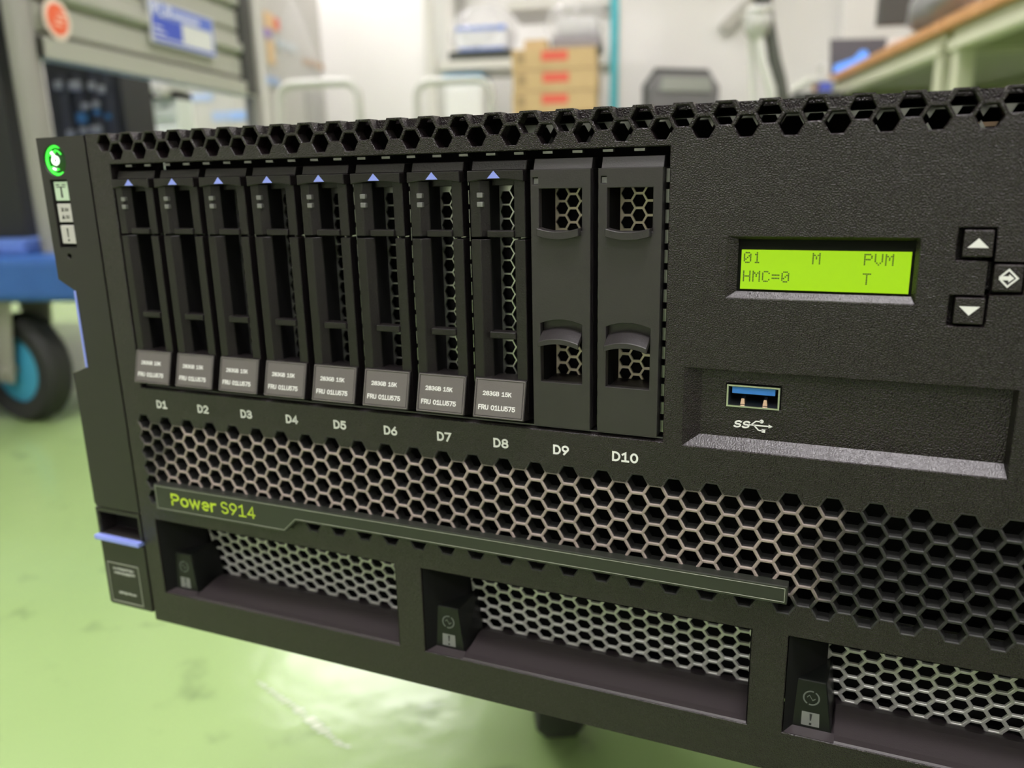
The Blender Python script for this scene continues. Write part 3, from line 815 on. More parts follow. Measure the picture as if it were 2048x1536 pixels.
def make_filler(cx):
    O = (0, 0, ZB)
    root = thing('drive_filler', '', 'drive filler', (cx * .001, 0, Z0 + ZB * .001), 0, 'blank fillers in the drive bays')
    D = lambda: MB(.001, O)
    # lower opening with an arched top
    arch = [(-5.75, 104.5), (5.7, 104.5), (5.7, 120.4)] + [(5.7 - 11.45 * k / 10, 120.4 + 1.1 * (1 - ((k / 10 - .5) * 2) ** 2)) for k in range(1, 10)] + [(-5.75, 120.4)]
    (v, f), _ = holed_plate(rect(-8.05, 7.95, 91.9, 159.8), [rect(-5.75, 5.7, 144.6, 155.1), rect(-7.4, -5.95, 156.2, 157.9), arch], -.3, 2.2, .12, o=O)
    p = D(); p.v = list(v); p.f = list(f)
    p.box(-8.05, -7.45, 1.9, 10, 91.9, 159.8); p.box(7.35, 7.95, 1.9, 10, 91.9, 159.8)
    p.hexa([(-7.6, .8, 159.8), (7.9, .8, 159.8), (7.9, 6, 159.8), (-7.6, 6, 159.8)], [(-7.6, 2.0, 162.5), (7.9, 2.0, 162.5), (7.9, 6, 162.5), (-7.6, 6, 162.5)])
    p.box(-7.4, 7.3, 9.2, 10, 156, 159.5)
    p.build('filler_face', M['blank'], root, bevel=.00012, seg=1)
    def arc_solid(d, zends, zmid, th, y0, y1, x0=-5.7, x1=5.5, drop=0.0):
        n = 12; up = []; lo = []
        for k in range(n + 1):
            x = x0 + (x1 - x0) * k / n; b = zends + (zmid - zends) * (1 - ((k / n - .5) * 2) ** 2)
            up.append((x, b)); lo.append((x, b - th))
        vs = [(x, y0, z - drop) for x, z in up] + [(x, y0, z - drop) for x, z in lo] + [(x, y1, z) for x, z in up] + [(x, y1, z) for x, z in lo]
        m = n + 1; fs = []
        for k in range(n):
            fs += [(m + k, m + k + 1, k + 1, k), (k, k + 1, 2 * m + k + 1, 2 * m + k), (m + k + 1, m + k, 3 * m + k, 3 * m + k + 1), (2 * m + k, 2 * m + k + 1, 3 * m + k + 1, 3 * m + k)]
        fs += [(0, 2 * m, 3 * m, m), (n, m + n, 3 * m + n, 2 * m + n)]
        d.add(vs, fs)
    d = D(); arc_solid(d, 145.4, 144.5, 2.0, -2.7, 1.5); d.build('finger_lip', M['blank'], root, bevel=.00015, seg=1)
    d = D(); arc_solid(d, 118.2, 119.3, 1.5, -3.0, 1.2, drop=2.4); d.build('finger_tab', M['blank'], root, bevel=.00015, seg=1)
    D().box(-5.8, 5.75, 2.4, 3.2, 117.4, 121.8).build('tab_web', M['blank'], root)
    D().box(-7.35, -6.0, .35, 1.6, 156.3, 157.7).build('light_pipe', M['light_pipe'], root)
    hs = []
    for i in range(-1, 5):
        for j in range(16):
            x = -4.2 + 3.1 * i; z = 101.3 + 3.72 * j + (1.86 if i % 2 else 0)
            if -5.4 < x < 5.2 and not (140.5 < z < 144) and z < 156: hs.append(hexagon(x + .2, z, 1.55))
    (v, f), _ = holed_plate(rect(-7.3, 7.2, 98, 158), [h for h in hs], 12.6, .8, 0, o=O)
    link_mesh('metal_screen', v, f, M['gold'], root)
    w = D(); w.box(-7.2, -5.85, 2, 12.4, 98, 156); w.build('inner_wall', M['black'], root)
    D().box(-7.2, 7.2, 2, 12.4, 102.0, 103.8).build('inner_floor', M['drive'], root)
    D().box(-7.3, 7.3, 15, 28, 92.5, 161).build('filler_body', M['black'], root)
    return root
f9 = make_filler(161.45); f10 = copy_tree(f9); f10.location.x = .1795
f9['label'] = 'flat blank filler with two windows in the bay marked D9, beside the last hard drive'
f10['label'] = 'flat blank filler with two windows in the bay marked D10, rightmost bay'

# ================================================================== POWER SUPPLIES
def make_psu(x0):
    root = thing('power_supply', '', 'power supply', (x0 * .001, 0, Z0 + .0117), 0, 'power supplies along the bottom of the server')
    O = (0, 0, 11.7); D = lambda: MB(.001, O)
    Wd = PSU_W; z0, z1 = PSU_Z
    h = D(); e = .25
    h.add([(e, .4, z0), (e, .4, z1), (9.9, 13.5, z1), (9.9, 13.5, z0), (9.9, 26, z1), (9.9, 26, z0)], [(0, 1, 2, 3), (3, 2, 4, 5)])
    h.quad((Wd - e, .4, z0), (Wd - e, 26, z0), (Wd - e, 26, z1), (Wd - e, .4, z1))
    h.quad((e, .4, z1 - e), (Wd - e, .4, z1 - e), (Wd - e, 26, z1 - e), (e, 26, z1 - e))
    h.box(e, Wd - e, 26, 28, z0 - .6, z1)
    h.build('housing', M['black'], root)
    # tray: flat ledge in front, swelling slightly towards the screen
    t = D(); prof = [(.3, z0 - .1), (3.5, z0 + .25), (8, z0 + 1.2), (12, z0 + 2.0), (15, z0 + 2.0), (17.5, z0 + 1.1), (21, z0 + .2)]
    xa, xb = 13.0, Wd - .3
    vs = [(xa if k > 0 else xa + .0, y, z) for k, (y, z) in enumerate(prof)] + [(xb, y, z) for y, z in prof]; m = len(prof)
    t.add(vs, [(k, m + k, m + k + 1, k + 1) for k in range(m - 1)])
    vs2 = [(xa, y, z) for y, z in prof] + [(xa - .6, y, z0 - .05) for y, z in prof]
    t.add(vs2, [(m + k, k, k + 1, m + k + 1) for k in range(m - 1)])
    t.box(.3, xb, .2, 21, z0 - .8, z0 - .06)
    t.build('tray', M['tray'], root)
    g = D(); g.add([(.2, .25, z0 - .05), (13.0, .25, z0 - .05), (13.0, 3.3, z0 + .75), (2.4, 3.3, z0 + .75)], [(0, 1, 2, 3)])
    g.add([(13.0, .25, z0 - .05), (Wd - .2, .25, z0 - .05), (Wd - .2, .75, z0 + .45), (13.0, .75, z0 + .45)], [(0, 1, 2, 3)])
    g.build('front_lip', M['tray'], root)
    # honeycomb screen, leaning outwards at the top
    hs = []; r3 = 2.93
    for i in range(24):
        for j in range(8):
            x = 12.2 + 4.4 * i; v = 1.2 + 4.572 * j + (2.286 if i % 2 else 0)
            if x < Wd - 1.5: hs.append([(px_, v + (pz_ - v) * .9) for px_, pz_ in hexagon(x, v, 2.06)])
    hs = [g for g in hs if max(p[1] for p in g) < 31.2 and min(p[1] for p in g) > -1.8]
    (v, f), _ = holed_plate(rect(9.2, Wd - .6, -2.0, 31.6), hs, 0, .8, .15, u=1)
    tl = math.radians(11); out = []
    for x, y, w in v:
        yy = 18.5 - w * math.sin(tl) + y * math.cos(tl); zz = z0 - .2 + w * math.cos(tl) + y * math.sin(tl)
        out.append(((x) * .001, yy * .001, (zz - O[2]) * .001))
    link_mesh('fan_screen', out, f, M['psu_mesh'], root)
    # status block at the left end
    s = D(); s.hexa([(2.2, 3.4, z0 + .1), (12.3, 3.4, z0 + .1), (12.8, 17, z0 + .1), (2.2, 17, z0 + .1)], [(2.4, 4.2, 27.2), (10.2, 4.2, 27.2), (11.2, 17, 27.8), (2.4, 17, 27.8)])
    sb = s.build('status_block', M['gloss'], root, bevel=.0003)
    fy = lambda z: 3.4 + (z - z0) / (27.2 - z0) * .8
    def fp(x, z, d=.06): return (x, fy(z) - d, z)
    ic = D(); cx, cz = 6.7, 22.2
    A = [2 * PI * k / 24 for k in range(24)]
    for k in range(24):
        a, b2 = A[k], A[(k + 1) % 24]
        if k in (4, 16): continue
        ic.quad(fp(cx + 1.75 * math.cos(a), cz + 1.75 * math.sin(a)), fp(cx + 2.15 * math.cos(a), cz + 2.15 * math.sin(a)), fp(cx + 2.15 * math.cos(b2), cz + 2.15 * math.sin(b2)), fp(cx + 1.75 * math.cos(b2), cz + 1.75 * math.sin(b2)))
    zz = [(-1.1, .1), (-.5, .75), (.35, -.6), (1.05, -.1)]
    for (p, q) in zip(zz, zz[1:]): ic.quad(fp(cx + p[0], cz + p[1] - .18), fp(cx + q[0], cz + q[1] - .18), fp(cx + q[0], cz + q[1] + .18), fp(cx + p[0], cz + p[1] + .18))
    ic.build('mains_symbol', M['dim_ink'], sb)
    w = D(); w.quad(fp(4.6, 14.0), fp(9.2, 14.0), fp(9.0, 18.0), fp(4.6, 18.0)); w.build('fault_window', principled('fault_window_grey', (.17, .175, .165), .5), sb)
    w = D(); w.quad(fp(6.75, 15.6, .1), fp(7.05, 15.6, .1), fp(7.25, 17.6, .1), fp(6.55, 17.6, .1)); w.quad(fp(6.6, 14.3, .1), fp(7.2, 14.3, .1), fp(7.2, 14.95, .1), fp(6.6, 14.95, .1))
    w.build('fault_symbol', M['dark_ink'], sb)
    return root
p1 = make_psu(PSU_X[0]); psus = [p1]
for x in PSU_X[1:]:
    o = copy_tree(p1); o.location.x = x * .001; psus.append(o)
for o, w in zip(psus, ['under the yellow-green lettering', 'second from the left, below the name strip', 'third from the left, lower right', 'fourth from the left']):
    o['label'] = 'recessed power supply with honeycomb screen, ' + w

# ================================================================== TRUCK UNDER THE SERVER
grey_paint = principled('grey_truck_paint', (0.30, 0.31, 0.29), 0.45)
rubber = principled('black_rubber', (0.02, 0.02, 0.02), 0.7)
galv = principled('galvanised_bracket', (0.36, 0.35, 0.30), 0.5, 0.3)
blue_deck = mottle(principled('blue_plastic_deck', (0.03, 0.11, 0.38), 0.5), (0.027, 0.10, 0.35), (0.034, 0.12, 0.40), 9)
hub_blue = principled('blue_hub', (0.05, 0.30, 0.48), 0.5)
def caster(parent, loc, r, w, yaw, hub=None, top=None):
    """fork caster as parts of the cart: bracket with wheel and hub below it"""
    x, y = loc
    R = Matrix.Rotation(yaw, 3, 'Z')
    def tr_(mb):
        mb.v = [tuple(R @ Vector(p) + Vector((x, y, 0))) for p in mb.v]; return mb
    k = MB()
    k.box(-w * .9, w * .9, -r * .55, r * .55, top - .006, top)
    for s in (-1, 1):
        k.prism([(-r * .45, top - .004), (r * .45, top - .004), (r * .2, r * .8), (-r * .2, r * .8)][::-1], 'x', s * w * .72 - .002, s * w * .72 + .002)
    k.cyl((0, r), r * .10, 'x', -w * .85, w * .85, 12)
    br = tr_(k).build('caster_bracket', galv, parent)
    t = MB(); t.lathe([(r * .62, -w * .42), (r * .90, -w * .5), (r, -w * .30), (r, w * .30), (r * .90, w * .5), (r * .62, w * .42), (r * .62, -w * .42)], (0, 0, r), 'x', 32)
    tr_(t).build('wheel', rubber, br, smooth=True)
    h = MB(); h.lathe([(0, -w * .36), (r * .3, -w * .40), (r * .63, -w * .30), (r * .63, w * .30), (r * .3, w * .40), (0, w * .36)], (0, 0, r), 'x', 28)
    tr_(h).build('wheel_hub', hub or galv, br, smooth=True)
truck = thing('platform_truck', 'low grey truck on casters standing under the black server', 'platform truck', (0.224, 0.42, 0))
m = MB(); m.box(-.20, .20, -.20, .40, .20, .2325); m.build('deck', grey_paint, truck, bevel=.004)
for sx in (-.168, .168):
    for sy in (-.135, .33): caster(truck, (sx, sy), .052, .032, .45 if sy < 0 else 0, top=.20)

# unseen box added to block floor light from the server's lower right face
cabm = principled('blocker_dark_grey', (.020, .020, .021), .6, spec=.3)
cabn = thing('light_blocker_cabinet', 'low dark grey equipment cabinet facing the right half of the server, behind the camera', 'light blocker', (.765, -.64, 0))
MB().box(-.50, .50, -.32, .32, .04, .34).build('body', cabm, cabn, bevel=.006)
MB().box(-.46, .46, -.28, .28, 0, .04).build('plinth', M['black'], cabn)
for xx in (-.245, .245):
    dr = MB().box(xx - .235, xx + .235, .32, .338, .06, .32).build('door', cabm, cabn, bevel=.003)
    MB().box(xx + (.19 if xx < 0 else -.21), xx + (.21 if xx < 0 else -.19), .338, .352, .16, .26).build('handle', M['dark_steel'], dr, bevel=.002)

# ================================================================== BACKGROUND, LEFT: TALL CART
def rthing(name, label, cat, a, b, z=0.0, rz=0.0, group=None): return thing(name, label, cat, RM(a, b, z), ROOM_ROT + rz, group)
pipe_grey = principled('grey_pipe', (0.30, 0.29, 0.27), 0.4, 0.3)
panel_grey = principled('grey_green_panel', (0.36, 0.36, 0.31), 0.5)
cart = rthing('tall_cart', 'tall cart with grey posts, ribbed grey panel and blue deck behind the server', 'cart', -0.94, 1.55)
# local: x = a+0.94, y = b-1.55
m = MB(); m.box(-1.2, .10, -.44, .52, .213, .282); m.build('deck', blue_deck, cart, bevel=.012, seg=3)
for y in (-.34, .43):
    MB().tube([(-.008, y, .28), (-.008, y, .95)], .0215, 16).build('post', pipe_grey, cart, smooth=True)
m = MB()
ribs = [(.580, .014), (.609, .014), (.613, .004), (.617, -.006), (.622, .004), (.660, .004), (.665, -.006), (.670, .004), (.676, .013), (.690, .013), (.696, .004), (.714, .004), (.718, -.006), (.723, .004), (.762, .004), (.768, -.006), (.774, .012), (.81, .012)]
vs = [(.010 + d, -.336, zz) for zz, d in ribs] + [(.010 + d, .37, zz) for zz, d in ribs] + [(-.012, -.336, ribs[0][0]), (-.012, .37, ribs[0][0]), (-.012, -.336, ribs[-1][0]), (-.012, .37, ribs[-1][0])]
n = len(ribs)
m.add(vs, [(k, n + k, n + k + 1, k + 1) for k in range(n - 1)] + [(2 * n, 2 * n + 1, n, 0), (n - 1, 2 * n - 1, 2 * n + 3, 2 * n + 2), (2 * n + 1, 2 * n, 2 * n + 2, 2 * n + 3)])
m.build('ribbed_panel', panel_grey, cart)
MB().box(-.014, .026, .335, .385, .585, .815).build('panel_end', principled('dark_panel_end', (.05, .05, .048), .6), cart)
caster(cart, (-.085, -.36), .092, .05, 1.32, hub_blue, .213)
caster(cart, (-.215, -.40), .092, .05, 1.32, hub_blue, .213)
caster(cart, (-.02, .36), .092, .05, .2, hub_blue, .213)
caster(cart, (-1.08, .34), .092, .05, 0, hub_blue, .213)
caster(cart, (-1.08, -.36), .092, .05, 0, hub_blue, .213)
# round red sticker and blue maker's label on the panel
sx = .0235
MB().cyl((-.296, .640), .031, 'x', sx, sx + .001, 32).build('round_sticker_rim', principled('sticker_cream', (.75, .62, .52), .5), cart)
st = MB().cyl((-.296, .640), .0235, 'x', sx + .001, sx + .0016, 32).build('round_sticker', principled('sticker_red', (.80, .13, .05), .5), cart)
m = MB()
for k in range(3): m.box(sx + .0016, sx + .0019, -.306 + .006 * k, -.286 + .006 * k, .631 + .008 * k, .6345 + .008 * k)
m.build('sticker_mark', principled('sticker_pale', (.85, .5, .38), .5), st)
lab = MB().box(sx - .004, sx + .001, -.034, .204, .645, .722).build('maker_label', principled('label_pale', (.62, .63, .62), .45), cart)
MB().box(sx + .001, sx + .0013, -.030, .200, .694, .7195).build('label_band', principled('label_blue_band', (.10, .16, .55), .45), lab)
m = MB(); m.box(sx + .001, sx + .0013, -.030, .075, .657, .693); m.box(sx + .001, sx + .0013, -.030, .200, .6475, .6535); m.box(sx + .001, sx + .0013, .194, .200, .6535, .694)
m.build('label_block', principled('label_blue', (.045, .085, .50), .45), lab)
cu_letters = MB()
def letter_boxes(segs, y0):
    for (ya, yb, za, zb) in segs: cu_letters.box(sx + .0013, sx + .0016, y0 + ya, y0 + yb, za, zb)
zt, zb_ = .7175, .696
letter_boxes([(0, .005, zb_, zt), (.005, .016, zt - .004, zt), (.005, .016, zt - .013, zt - .009), (.013, .018, zt - .011, zt - .002)], -.024)    # P
letter_boxes([(0, .005, zb_, zt), (.005, .016, zb_, zb_ + .004)], .000)                                                                       # L
letter_boxes([(0, .005, zb_, zt - .003), (.013, .018, zb_, zt - .003), (.002, .016, zt - .004, zt), (.005, .013, zb_ + .007, zb_ + .011)], .022)  # A
for k in range(11): cu_letters.box(sx + .0013, sx + .0016, .048 + .009 * k, .053 + .009 * k, .699, .710)
for k in range(2): cu_letters.box(sx + .0013, sx + .0016, -.024, .014 - .012 * k, .664 + .009 * k, .667 + .009 * k)
cu_letters.build('label_letters', principled('label_white', (.75, .76, .8), .45), lab)

# black machine on the cart, left of the post
dkm = principled('machine_black', (.010, .0105, .0125), .55)
mach = rthing('server_chassis', 'black server chassis at the left edge, on a blue pad on the cart', 'server', -1.42, 1.34, .304)
m = MB(); m.box(-.4, .415, -.12, -.04, 0, .50); m.build('case', dkm, mach, bevel=.004)
MB().box(-.4, .417, -.122, -.038, .372, .376).build('lid_seam', principled('machine_seam', (.10, .10, .11), .4), mach)
MB().box(-.38, .40, -.118, -.042, .50, .80).build('upper_case', dkm, mach, bevel=.004)
pad = tag(MB().box(-.45, .445, -.17, .02, 0, .022).build('foam_pad', principled('pad_blue', (.12, .22, .62), .6), None, loc=RM(-1.42, 1.34, .282), rot=(0, 0, ROOM_ROT), bevel=.004), 'light blue pad under the black chassis on the cart', 'pad')

# rack unit with ports seen under the ribbed panel
unit = rthing('network_unit', 'black unit full of ports seen through the gap under the ribbed panel', 'computer', -1.243, 1.955, .282)
m = MB(); m.box(-.093, .093, -.20, -.08, 0, .40); m.build('case', principled('unit_dark', (.035, .036, .036), .5), unit, bevel=.004)
rnd = random.Random(11)
pale = principled('port_pale', (.42, .43, .42), .5); pblue = principled('port_blue', (.06, .22, .42), .5); pdark = principled('port_column', (.065, .068, .075), .45)
for k, x in enumerate((-.058, -.018, .021, .051)):
    MB().box(x, x + .023, -.206, -.20, .02, .345).build('port_column', pdark, unit)
for k, (x, z, w, h) in enumerate([(-.088, .312, .026, .018), (-.038, .308, .040, .020), (.028, .308, .022, .016), (.060, .300, .022, .016), (-.005, .268, .028, .013), (.034, .270, .022, .014), (-.070, .210, .026, .014), (-.026, .216, .030, .013), (.014, .216, .038, .016), (-.02, .15, .04, .012), (.03, .15, .025, .013)]):
    MB().box(x * .71, (x + w) * .71, -.212, -.206, z, z + h).build('port', pale, unit, bevel=.002)
for (x, z, w, h) in [(-.026, .240, .034, .020), (.034, .256, .022, .010), (.074, .246, .014, .010)]:
    MB().box(x * .71, (x + w) * .71, -.212, -.206, z, z + h).build('blue_port', pblue, unit)

# white slatted machine behind
slat = rthing('white_machine', 'white slatted machine with a round knob, behind the cart beside the black unit', 'machine', -1.555, 2.82)
m = MB(); m.box(-.085, .03, -.2, -.10, 0, .655)
for k in range(9): m.box(-.08, .025, -.212, -.2, .15 + .055 * k, .18 + .055 * k)
m.build('body', principled('machine_white', (.62, .66, .62), .5), slat, bevel=.006)
MB().box(-.10, .03, -.24, -.10, .675, .73).build('top_cover', principled('machine_lid', (.72, .70, .68), .45), slat, bevel=.015)
MB().cyl((.01, .668), .017, 'y', -.27, -.22, 20).build('knob', principled('knob_grey', (.40, .40, .36), .4), slat)
MB().box(-.08, .03, -.22, -.10, .655, .675).build('gap_strip', M['black'], slat)

# ================================================================== BACKGROUND, CENTRE
cream = principled('carton_cream', (.50, .485, .45), .5)
clearf = principled('clear_film', (.9, .9, .9), .06, spec=1.0, alpha=.22)
def patch(mb, *a): return mb.box(*a)
stack = rthing('wrapped_pallet_load', 'pale pallet load wrapped in clear film with blue bands, left of the bare wall', 'pallet load', -2.15, 4.06)
m = MB(); m.box(-.45, .45, -.36, .36, .10, 1.5); m.build('load', cream, stack, bevel=.01)
m = MB()
for k in (-.4, 0, .4): m.box(k - .05, k + .05, -.36, .36, .0, .10)
m.build('pallet', principled('pallet_wood', (.45, .33, .2), .7), stack)
bb = principled('band_blue', (.30, .45, .80), .5)
for x0, x1, z0, z1 in [(.00, .18, .745, .777), (.17, .36, .655, .697)]:
    MB().box(x0, x1, -.367, -.36, z0, z1).build('blue_band', bb, stack)
for y0, y1, z0, z1, col in [(-.33, -.24, 1.05, 1.12, (.72, .48, .25)), (-.255, -.185, 1.06, 1.11, (.75, .16, .10)), (-.34, -.28, 1.015, 1.05, (.36, .25, .55)), (-.33, -.26, .90, 1.0, (.70, .50, .28)), (-.22, .0, .985, 1.02, (.52, .58, .62)), (.07, .32, .60, .82, (.36, .35, .33)), (-.36, -.24, .81, .845, (.34, .44, .66))]:
    MB().box(.45, .459, y0, y1, z0, z1).build('carton_print', principled('print', col, .5), stack)
MB().box(.45, .462, .08, .33, .945, .972).build('tape', principled('tape_brown', (.42, .23, .07), .4), stack)
MB().blob((0.0, 0, .80), (.53, .44, .80), 4, .05, 36, 18).build('stretch_film', clearf, stack, smooth=True)

tubem = principled('trolley_pipe', (.50, .50, .46), .4, .2)
def trolley(a, b, label, w=.44, top=.865):
    t = rthing('hand_trolley', label, 'hand trolley', a, b, group='flat hand trolleys by the back wall')
    r = .06; pts = [(-w / 2, 0, .17), (-w / 2, 0, top - r)]
    for k in range(1, 7): q = PI - PI / 2 * k / 6; pts.append((-w / 2 + r + r * math.cos(q), 0, top - r + r * math.sin(q)))
    for k in range(0, 7): q = PI / 2 - PI / 2 * k / 6; pts.append((w / 2 - r + r * math.cos(q), 0, top - r + r * math.sin(q)))
    pts.append((w / 2, 0, .17))
    MB().tube(pts, .016, 12).build('handle', tubem, t, smooth=True)
    MB().box(-w / 2 - .03, w / 2 + .03, -.03, .38, .14, .175).build('deck', grey_paint, t, bevel=.01)
    for sx_ in (-w / 2 + .04, w / 2 - .04):
        for sy_ in (.04, .30): caster(t, (sx_, sy_), .05, .028, 0, top=.14)
    return t
trolley(-1.26, 3.20, 'bare pipe-handled trolley in front of the bare white wall', .328, .748)
trolley(-.80, 3.56, 'pipe-handled trolley in front of the steel shelf', .325, .775)
# steel shelf
teal = principled('teal_post', (.05, .42, .50), .45)
shelfm = principled('shelf_white', (.68, .66, .62), .45)
sh = rthing('steel_shelf', 'white steel shelf with a turquoise corner post against the back wall', 'shelf', -.57, 4.22)
for x in (-.43, .43):
    for y in (-.22, .2): MB().box(x - .018, x + .018, y - .018, y + .018, 0, 1.75).build('post', teal if x > 0 and y < 0 else shelfm, sh)
for z in (.12, .50, .870, 1.12, 1.6): MB().box(-.43 if z != 1.12 else -.06, .43, -.215, .195, z, z + .045).build('shelf_board', shelfm, sh, bevel=.003)
bag = rthing('wrapped_device', 'white and blue device under clear plastic on the shelf left of the cartons', 'device', -.767, 4.12, .915)
MB().box(-.15, .15, -.12, .14, 0, .036).build('base', principled('base_black', (.05, .055, .05), .5), bag, bevel=.005)
MB().box(-.115, .13, -.11, .12, .036, .155).build('body', principled('device_white', (.78, .78, .82), .25), bag, bevel=.02)
m = MB(); m.box(-.11, .125, -.114, -.109, .125, .145); m.box(-.1, .12, -.114, -.109, .040, .048); m.build('blue_stripe', principled('stripe_blue', (.14, .25, .70), .4), bag)
MB().blob((0, 0, .125), (.16, .14, .125), 9, .10, 24, 14).build('plastic_cover', clearf, bag, smooth=True)
low = rthing('storage_tub', 'white tub with a blue lid behind the trolley handle, below the shelf board', 'tub', -.83, 4.10, .545)
MB().box(-.12, .08, -.1, .12, 0, .268).build('tub', principled('tub_white', (.80, .80, .79), .4), low, bevel=.03, seg=3)
MB().box(-.125, .075, -.105, .12, .270, .305).build('lid', principled('tub_blue', (.08, .38, .62), .45), low, bevel=.008)
# cartons
cardm = mottle(principled('cardboard', (.52, .37, .18), .7), (.50, .355, .175), (.55, .39, .20), 14)
redm = principled('carton_red', (.66, .11, .07), .6); cdark = principled('carton_dark_print', (.34, .24, .12), .7)
stand = rthing('stacking_stand', 'low grey stand carrying the stacked cartons in front of the shelf', 'stand', -.375, 3.72)
MB().box(-.18, .18, -.15, .15, .424, .464).build('stand_top', grey_paint, stand)
for x in (-.16, .16):
    for y in (-.13, .13): MB().box(x - .015, x + .015, y - .015, y + .015, 0, .424).build('leg', grey_paint, stand)
where = ['lowest', 'second lowest', 'middle one', 'second from top', 'topmost']
for k in range(5):
    z = .464 + .0848 * k
    c = rthing('carton', 'brown carton with a red mark, %s in the stack before the shelf' % where[k], 'carton', -.375 + .004 * (k % 2), 3.72, z, group='stacked brown cartons')
    MB().box(-.175, .175, -.15, .15, 0, .0840).build('box', cardm, c, bevel=.003)
    MB().box(-.050, .060, -.1515, -.15, .036, .074).build('red_mark', redm, c)
    MB().box(-.155, -.120, -.1512, -.15, .026, .07).build('dark_print', cdark, c)
    MB().box(-.175, .175, -.151, -.15, .0, .005).build('lid_line', cdark, c)
ZT = .464 + .0848 * 5
tag(MB().box(-.05, .045, -.06, .06, 0, .040).build('small_carton', cardm, None, loc=RM(-.45, 3.66, ZT), rot=(0, 0, ROOM_ROT), bevel=.003), 'small brown carton lying on top of the carton stack', 'carton')
wd = rthing('wrapped_machine', 'grey machine under shiny clear plastic on top of the carton stack', 'machine', -.285, 3.74, ZT)
MB().box(-.105, .105, -.12, .12, 0, .052).build('base', principled('base_grey', (.26, .24, .25), .5), wd, bevel=.012)
MB().box(-.09, .09, -.08, .08, .052, .13).build('body', principled('body_grey', (.55, .54, .55), .4), wd, bevel=.02)
MB().blob((-.01, 0, .115), (.135, .115, .105), 21, .13, 26, 14).build('plastic_cover', clearf, wd, smooth=True)

# ================================================================== BACKGROUND, RIGHT
chair = rthing('office_chair', 'grey office chair with a dark framed back against the back wall', 'chair', .285, 4.28, 0, .5)
chm = principled('chair_grey', (.22, .215, .22), .6); chf = principled('chair_frame', (.05, .055, .05), .5)
m = MB(); m.prism([(-.19, .47), (.19, .47), (.2, .80), (.15, .865), (-.15, .865), (-.2, .80)], 'y', .17, .21); m.build('backrest', chm, chair, bevel=.015, seg=3)
MB().prism([(-.15, .77), (.15, .77), (.14, .84), (-.14, .84)], 'y', .155, .172).build('back_band', principled('chair_band', (.40, .42, .38), .5), chair, bevel=.006)
MB().tube([(-.2, .21, .47), (-.21, .21, .80), (-.15, .21, .875), (.15, .21, .875), (.21, .21, .80), (.2, .21, .47)], .013, 8).build('back_frame', chf, chair, smooth=True)
MB().box(-.22, .22, -.24, .18, .42, .48).build('seat', chm, chair, bevel=.02, seg=3)
MB().tube([(0, .1, .42), (0, .24, .45), (0, .24, .60)], .018, 8).build('back_support', chf, chair)
MB().cyl((0, 0), .025, 'z', .10, .42, 14).build('column', chf, chair)
for k in range(5):
    a = 2 * PI * k / 5; m = MB(); m.tube([(0, 0, .11), (.26 * math.cos(a), .26 * math.sin(a), .065)], .018, 8); m.lathe([(0, -.01), (.025, -.01), (.025, .01), (0, .01)], (.26 * math.cos(a), .26 * math.sin(a), .025), 'x', 14)
    m.build('base_spoke', chf, chair)

pole = rthing('pole_stand', 'dark leaning pole with a clear plastic bag and white strands tied to it', 'stand', .47, 2.95)
dkg = principled('pole_dark', (.075, .080, .068), .45)
MB().tube([(.015, 0, .03), (.005, 0, .45), (-.022, 0, .623), (-.032, 0, .671), (-.051, 0, .733), (-.068, 0, .81), (-.083, 0, .872), (-.098, 0, .93), (-.15, 0, 1.0), (-.24, 0, 1.06)], .024, 12, radii=[.026, .026, .025, .024, .023, .022, .023, .030, .036, .03]).build('pole', dkg, pole, smooth=True)
MB().lathe([(0, 0), (.16, 0), (.16, .02), (.03, .035), (0, .035)], (.015, 0, 0), 'z', 28).build('foot', dkg, pole, smooth=True)
wstr = principled('white_strand', (.60, .60, .57), .35)
m = MB(); m.tube([(-.105, -.03, .80), (-.09, -.035, .72), (-.06, -.035, .64), (-.04, -.03, .50)], .016, 8); m.tube([(-.128, -.01, .80), (-.120, -.01, .7), (-.10, -.01, .5)], .010, 8)
m.build('white_strand', wstr, pole, smooth=True)
MB().blob((-.112, -.025, .845), (.042, .04, .052), 5, .18, 20, 12).build('plastic_bag', principled('bag_film', (.58, .58, .55), .2, alpha=.75), pole, smooth=True)
m = MB(); m.tube([(-.145, -.03, .885), (-.11, -.06, .88), (-.075, -.04, .885)], .010, 8); m.build('bag_tie', wstr, pole, smooth=True)
brk = tag(MB().box(-.030, .030, -.07, 0, -.25, .25).build('wall_brace', principled('brace_grey', (.46, .45, .40), .5), None, loc=RM(.585, RB1, 1.265), rot=(0, math.radians(48), ROOM_ROT), bevel=.004), 'slanting grey brace fixed on the back wall above the chair', 'brace')

